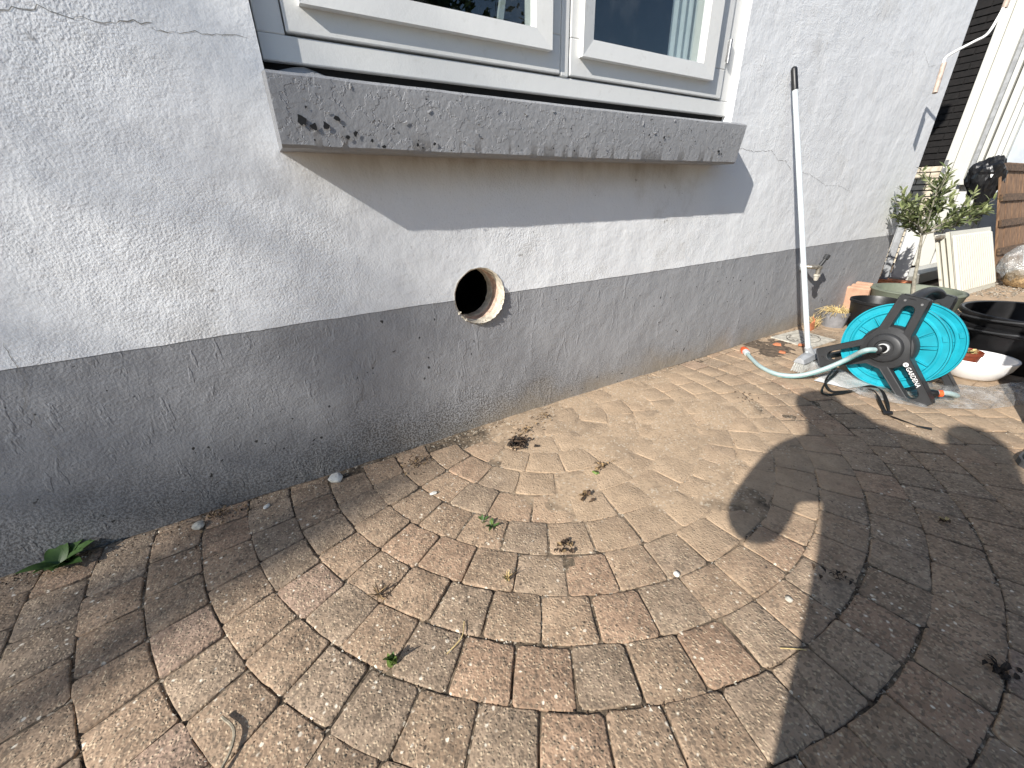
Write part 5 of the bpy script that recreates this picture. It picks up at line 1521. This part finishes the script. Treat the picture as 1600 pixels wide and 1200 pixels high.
def P1_(r, f, z): return tuple(RT * r + HD * f + Vector((0, 0, z)))
J = dict(pelvis=(P1_(.05, -.50, .88), (.17, .14)), spine=(P1_(.05, -.46, 1.03), (.16, .13)), chest=(P1_(.0, -.31, 1.17), (.19, .14)), neck=(P1_(-.01, -.20, 1.24), .075), head=(P1_(-.02, -.12, 1.29), .095), crown=(P1_(-.03, -.06, 1.31), .085))
for s_, k in (('l', -1), ('r', 1)):
    J['hip' + s_] = (P1_(.05 + .10 * k, -.50, .80), .105); J['knee' + s_] = (P1_(.05 + .12 * k, -.42, .46), .075); J['ankle' + s_] = (P1_(.05 + .12 * k, -.46, .07), .05)
    J['shoulder' + s_] = (P1_(-.01 + .24 * k, -.26, 1.16), .088)
J['elbowl'] = (P1_(-.275, -.235, .89), .082); J['wristl'] = (P1_(-.12, -.13, .89), .052); J['palml'] = (P1_(-.06, -.075, .848), (.036, .018))
J['elbowr'] = (P1_(.45, -.33, 1.10), .055); J['wristr'] = (P1_(.12, -.12, .86), .034); J['palmr'] = (P1_(.075, -.085, .855), (.036, .018))
skin_body('body', J, EDG, M['cloth'], p1)
hm_ = MB(); hm_.lathe([(.0001, -.125), (.05, -.12), (.074, -.07), (.088, 0), (.086, .06), (.06, .105), (.0001, .125)], 20); hm_.xform(Matrix.Translation(P1_(-.025, -.09, 1.30)) @ Matrix.Rotation(radians(-60), 4, RT)); hm_.build('head_and_hair', M['hair'], p1, smooth=True)
for s_, k in (('l', -1), ('r', 1)):
    shoe(p1, P1_(.05 + .12 * k, -.44, 0), HD)
    fingers(p1, J['palm' + s_][0], RT * (-k) * .7 + Vector((0, 0, .4)), HD * .6 + Vector((0, 0, .6)), M['skin'])
# long coat hanging from the shoulders
ct = MB(); rings = []
for (f, z, a, b) in ((-.34, 1.20, .20, .12), (-.40, 1.06, .25, .18), (-.455, .92, .275, .20), (-.47, .70, .29, .21), (-.47, .48, .30, .215), (-.47, .30, .31, .22)):
    rings.append([P1_(.075 + a * cos(2 * pi * k / 28) * (1 + .05 * sin(k * 2.3)), f + b * sin(2 * pi * k / 28), z) for k in range(28)])
for i in range(5):
    ct.add(rings[i] + rings[i + 1], [(k, (k + 1) % 28, 28 + (k + 1) % 28, 28 + k) for k in range(28)])
ct.add(rings[0], [tuple(range(28))]); ct.build('coat', M['cloth'], p1, smooth=True)
ph = empty('phone', (0, -.03, .85), 'phone held out in both hands by the photographer', 'phone')
mb = MB(); mb.obox(HD * -.030, RT * .078, HD * .004, Vector((0, 0, .038))); mb.build('case', M['blackp'], ph, bevel=.004)
# unseen standing figure added behind the photographer to widen the lower right shadow
E1_ = Vector((2.9, 1.0, 0)).normalized(); E2_ = Vector((-E1_.y, E1_.x, 0))
b3_ = E1_ * -.78 + E2_ * -.53
p3 = empty('person', (b3_.x, b3_.y, 0), 'tall unseen figure added behind the photographer to cast the broad shadow', 'person')
def P3_(r, f, z): return tuple(RT * r + HD * f + Vector((0, 0, z)))
S3 = dict(pelvis=(P3_(0, 0, .96), (.18, .13)), spine=(P3_(0, .0, 1.14), (.17, .12)), chest=(P3_(0, .02, 1.36), (.19, .13)), neck=(P3_(0, .03, 1.52), .06), head=(P3_(0, .05, 1.66), .095), crown=(P3_(0, .05, 1.74), .08))
for s_, k in (('l', -1), ('r', 1)):
    S3['hip' + s_] = (P3_(.10 * k, 0, .88), .11); S3['knee' + s_] = (P3_(.12 * k, .02, .49), .08); S3['ankle' + s_] = (P3_(.13 * k, 0, .08), .05)
    S3['shoulder' + s_] = (P3_(.22 * k, .02, 1.44), .075); S3['elbow' + s_] = (P3_(.33 * k, -.02, 1.16), .06); S3['wrist' + s_] = (P3_(.20 * k, .12, .98), .036); S3['palm' + s_] = (P3_(.15 * k, .15, .96), (.034, .018))
skin_body('body', S3, EDG, M['cloth'], p3)
hm_ = MB(); hm_.lathe([(.0001, -.125), (.05, -.12), (.074, -.07), (.088, 0), (.086, .06), (.06, .105), (.0001, .125)], 20); hm_.xform(Matrix.Translation(P3_(0, .05, 1.68))); hm_.build('head_and_hair', M['hair'], p3, smooth=True)
for s_, k in (('l', -1), ('r', 1)):
    shoe(p3, P3_(.13 * k, .02, 0), HD); fingers(p3, S3['palm' + s_][0], RT * (-k), Vector((0, 0, 1)), M['skin'])
ct = MB(); rings = []
for (z, a, b) in ((1.40, .22, .13), (1.20, .26, .17), (.95, .28, .19), (.70, .29, .20), (.45, .30, .21)):
    rings.append([P3_(a * cos(2 * pi * k / 28), b * sin(2 * pi * k / 28), z) for k in range(28)])
for i in range(4):
    ct.add(rings[i] + rings[i + 1], [(k, (k + 1) % 28, 28 + (k + 1) % 28, 28 + k) for k in range(28)])
ct.add(rings[0], [tuple(range(28))]); ct.build('coat', M['jeans'], p3, smooth=True)
# second person just right of the frame; only a shoe reaches into view
p2 = empty('person', (2.20, -.115, 0), 'person at right edge, only the black shoe tip in view', 'person')
def P2_(x_, y_, z): return (x_ - 0, y_ - 0, z)
S2 = dict(pelvis=((.03, -.02, .93), (.16, .12)), spine=((.03, -.02, 1.12), (.15, .11)), chest=((.02, -.02, 1.33), (.17, .12)), neck=((.01, -.02, 1.48), .06), head=((-.01, -.02, 1.60), .09), crown=((-.01, -.02, 1.69), .075))
for s_, k in (('l', -1), ('r', 1)):
    S2['hip' + s_] = ((.03, .10 * k - .02, .86), .095); S2['knee' + s_] = ((.02, .125 * k - .005, .48), .068); S2['ankle' + s_] = ((.035, .145 * k, .08), .045)
    S2['shoulder' + s_] = ((.02, .20 * k - .02, 1.40), .068); S2['elbow' + s_] = ((.04, .27 * k - .02, 1.12), .05); S2['wrist' + s_] = ((-.03, .29 * k - .02, .88), .032); S2['palm' + s_] = ((-.04, .29 * k - .02, .82), (.034, .018))
skin_body('body', S2, EDG, M['jeans'], p2)
for s_, k in (('l', -1), ('r', 1)):
    shoe(p2, (-.01, .147 * k, 0), (-1, .10 * k, 0)); fingers(p2, S2['palm' + s_][0], (0, 0, -1), (-1, 0, 0), M['skin'])
hm_ = MB(); hm_.lathe([(.0001, -.125), (.05, -.12), (.074, -.07), (.088, 0), (.086, .06), (.06, .105), (.0001, .125)], 20, (-.012, -.02, 1.63)); hm_.build('head_and_hair', M['hair'], p2, smooth=True)

# ------------------------------------------------------------------ garden trees behind the camera: they shade the left and mirror in the panes
E1 = Vector((2.9, 1.0, 0)).normalized(); E2 = Vector((-E1.y, E1.x, 0))
def garden_tree(name, base, crown_c, rad, n_leaf, lsize, label, seed, lobes, stretch=1.0, strands=()):
    t_ = empty(name, base, label, 'tree'); r_ = random.Random(seed); cc = Vector(crown_c) - Vector(base)
    mb_ = MB(); mb_.tube(spline([Vector((0, 0, 0)), cc * .35 + Vector((.1, 0, 0)), cc * .75, cc + Vector((0, 0, rad * .5))]), [.20 - .16 * i / 18 for i in range(19)], 10)
    for i in range(14):
        a = r_.uniform(0, 2 * pi); el = r_.uniform(-.1, 1.0); d_ = Vector((cos(a), sin(a), el)).normalized(); s0 = cc * r_.uniform(.6, 1.0)
        mb_.tube([s0, s0 + d_ * rad * .5, s0 + d_ * rad * .9 + Vector((0, 0, .2))], [.06, .035, .01], 6)
    mb_.build('trunk', M['treebark'], t_, smooth=True)
    lm = MB()
    cl_ = []
    for i in range(lobes):
        d_ = Vector((r_.gauss(0, 1), r_.gauss(0, 1), r_.gauss(0, 1))).normalized(); cl_.append((cc + d_ * rad * r_.uniform(.15, .80), rad * r_.uniform(.20, .38)))
    for i in range(n_leaf):
        c_, s_ = r_.choice(cl_); d_ = Vector((r_.gauss(0, 1), r_.gauss(0, 1), r_.gauss(0, 1))).normalized()
        p = c_ + d_ * s_ * r_.uniform(.3, 1.0) ** .6
        p.z = cc.z + (p.z - cc.z) * stretch
        a = Vector((r_.gauss(0, 1), r_.gauss(0, 1), r_.gauss(0, .7))).normalized(); b = a.cross(Vector((r_.gauss(0, 1), r_.gauss(0, 1), r_.gauss(0, 1)))).normalized(); L = lsize * r_.uniform(.6, 1.3)
        lm.add([p - a * L, p + b * L * .45, p + a * L, p - b * L * .45], [(0, 1, 2, 3)])
    lm.build('crown', M['treeleaf'], t_)
    if strands:
        hm2 = MB()
        for (lat, h0, h1, wd, nl) in strands:                     # drooping twigs along the sunny side of the crown
            b0 = -E1 * 15.0 + E2 * lat - Vector(base)
            pts = [b0 + E2 * r_.gauss(0, .012) + Vector((0, 0, 9.29 + h0 + (h1 - h0) * k / 6)) for k in range(7)]
            hm2.tube(pts, .008, 5)
            for i in range(nl):
                p = b0 + E2 * r_.gauss(0, wd) + E1 * r_.gauss(0, .2) + Vector((0, 0, 9.29 + r_.uniform(h0, h1)))
                a = Vector((r_.gauss(0, .5), r_.gauss(0, .5), -1)).normalized(); b = a.cross(Vector((r_.gauss(0, 1), r_.gauss(0, 1), 0))).normalized(); L = .05 * r_.uniform(.6, 1.3)
                hm2.add([p - a * L, p + b * L * .4, p + a * L, p - b * L * .4], [(0, 1, 2, 3)])
        hm2.build('drooping_twigs', M['treeleaf'], t_)
    return t_
# the shading tree stands towards the sun, its edge along the left third of the picture
dist_ = 15.0
cw = -E1 * dist_ + E2 * 2.74 + Vector((0, 0, 9.9))
garden_tree('garden_tree', (cw.x, cw.y, -.03), cw, 1.75, 15500, .070, 'leafy garden tree outside the frame shading the left of the wall', 41, 170, 2.5, ((1.04, -.22, .00, .018, 130), (1.075, .02, .18, .018, 120), (1.15, .13, .32, .020, 130), (.99, .22, .34, .02, 70), (1.27, -.3, .1, .03, 90), (1.17, .60, .72, .03, 90), (.96, -.28, -.16, .018, 60), (1.19, -.1, .05, .015, 50), (1.05, .95, 1.9, .10, 22), (1.13, .8, 1.7, .08, 22)))
cw2 = Vector((3.0, -7.6, 4.0))
garden_tree('garden_tree', (cw2.x - .3, cw2.y, -.03), cw2, 3.7, 20000, .11, 'dark garden tree mirrored in the left window pane', 42, 120)
cw3 = Vector((9.6, -8.2, 2.2))
garden_tree('garden_tree', (cw3.x, cw3.y, -.03), cw3, 1.5, 3500, .09, 'low garden tree mirrored at the foot of right pane', 43, 30)

# unseen board fence added behind the photographer to cut sky light on the ground
fn = empty('sky_block_fence', (.9, -1.15, 0), 'tall brown board fence added out of view to block sky light', 'fence')
bmesh_board = None
r_ = random.Random(77)
for i in range(38):
    mb = MB(); mb.box(.005 + .15 * i, .145 + .15 * i, -.012 + r_.uniform(-.003, .003), .012, .02, 2.25 + r_.uniform(-.01, .01)); mb.build('board', M['batten'], fn)
for i in range(4):
    mb = MB(); mb.box(.1 + 1.85 * i, .19 + 1.85 * i, -.11, -.02, -.03, 2.3); mb.build('post', M['batten'], fn)

# loose grit and crumbs on the paving: too many to count
grit = MB(); r_ = random.Random(99)
def grain(x_, y_, z_, s_, mi):
    c_ = Vector((x_, y_, z_ + s_ * .35))
    a = r_.uniform(0, 6.28)
    pts = [c_ + Vector((cos(a + 2.1 * k) * s_ * r_.uniform(.6, 1.2), sin(a + 2.1 * k) * s_ * r_.uniform(.6, 1.2), -s_ * .4)) for k in range(3)] + [c_ + Vector((r_.uniform(-.3, .3) * s_, r_.uniform(-.3, .3) * s_, s_ * .6))]
    grit.add(pts, [(0, 1, 3), (1, 2, 3), (2, 0, 3), (0, 2, 1)], mi)
for i in range(2600):                                   # general scatter
    grain(r_.uniform(-1.0, 2.6), r_.uniform(.1, 1.29), 0, r_.uniform(.0010, .0026), r_.choice((0, 0, 1, 1, 2)))
for i in range(1500):                                   # thicker along the foot of the wall
    grain(r_.uniform(-1.0, 3.2), YW - .012 - abs(r_.gauss(0, .035)), 0, r_.uniform(.0012, .0034), r_.choice((0, 0, 0, 1, 2)))
for i in range(1700):                                   # on the sand
    grain(1.1 + r_.gauss(0, .42), min(1.29, .95 + r_.gauss(0, .24)), .0005, r_.uniform(.0009, .0024), r_.choice((0, 1, 1, 2)))
for i in range(1400):                                   # caught along the course joints
    k = r_.randrange(-1, 7); rr = .749 + .1168 * k + r_.gauss(0, .0025); a = radians(r_.uniform(-178, -30))
    x_, y_ = CX + rr * cos(a), CY + rr * sin(a)
    if y_ < 1.29: grain(x_, y_, -.0025, r_.uniform(.0014, .0036), r_.choice((0, 0, 1, 2)))
go = grit.build('grit', [M['dead'], M['earthdark'], M['stone']], kind='stuff'); tag(go, 'fine loose grit and crumbs strewn over the paving', 'grit')
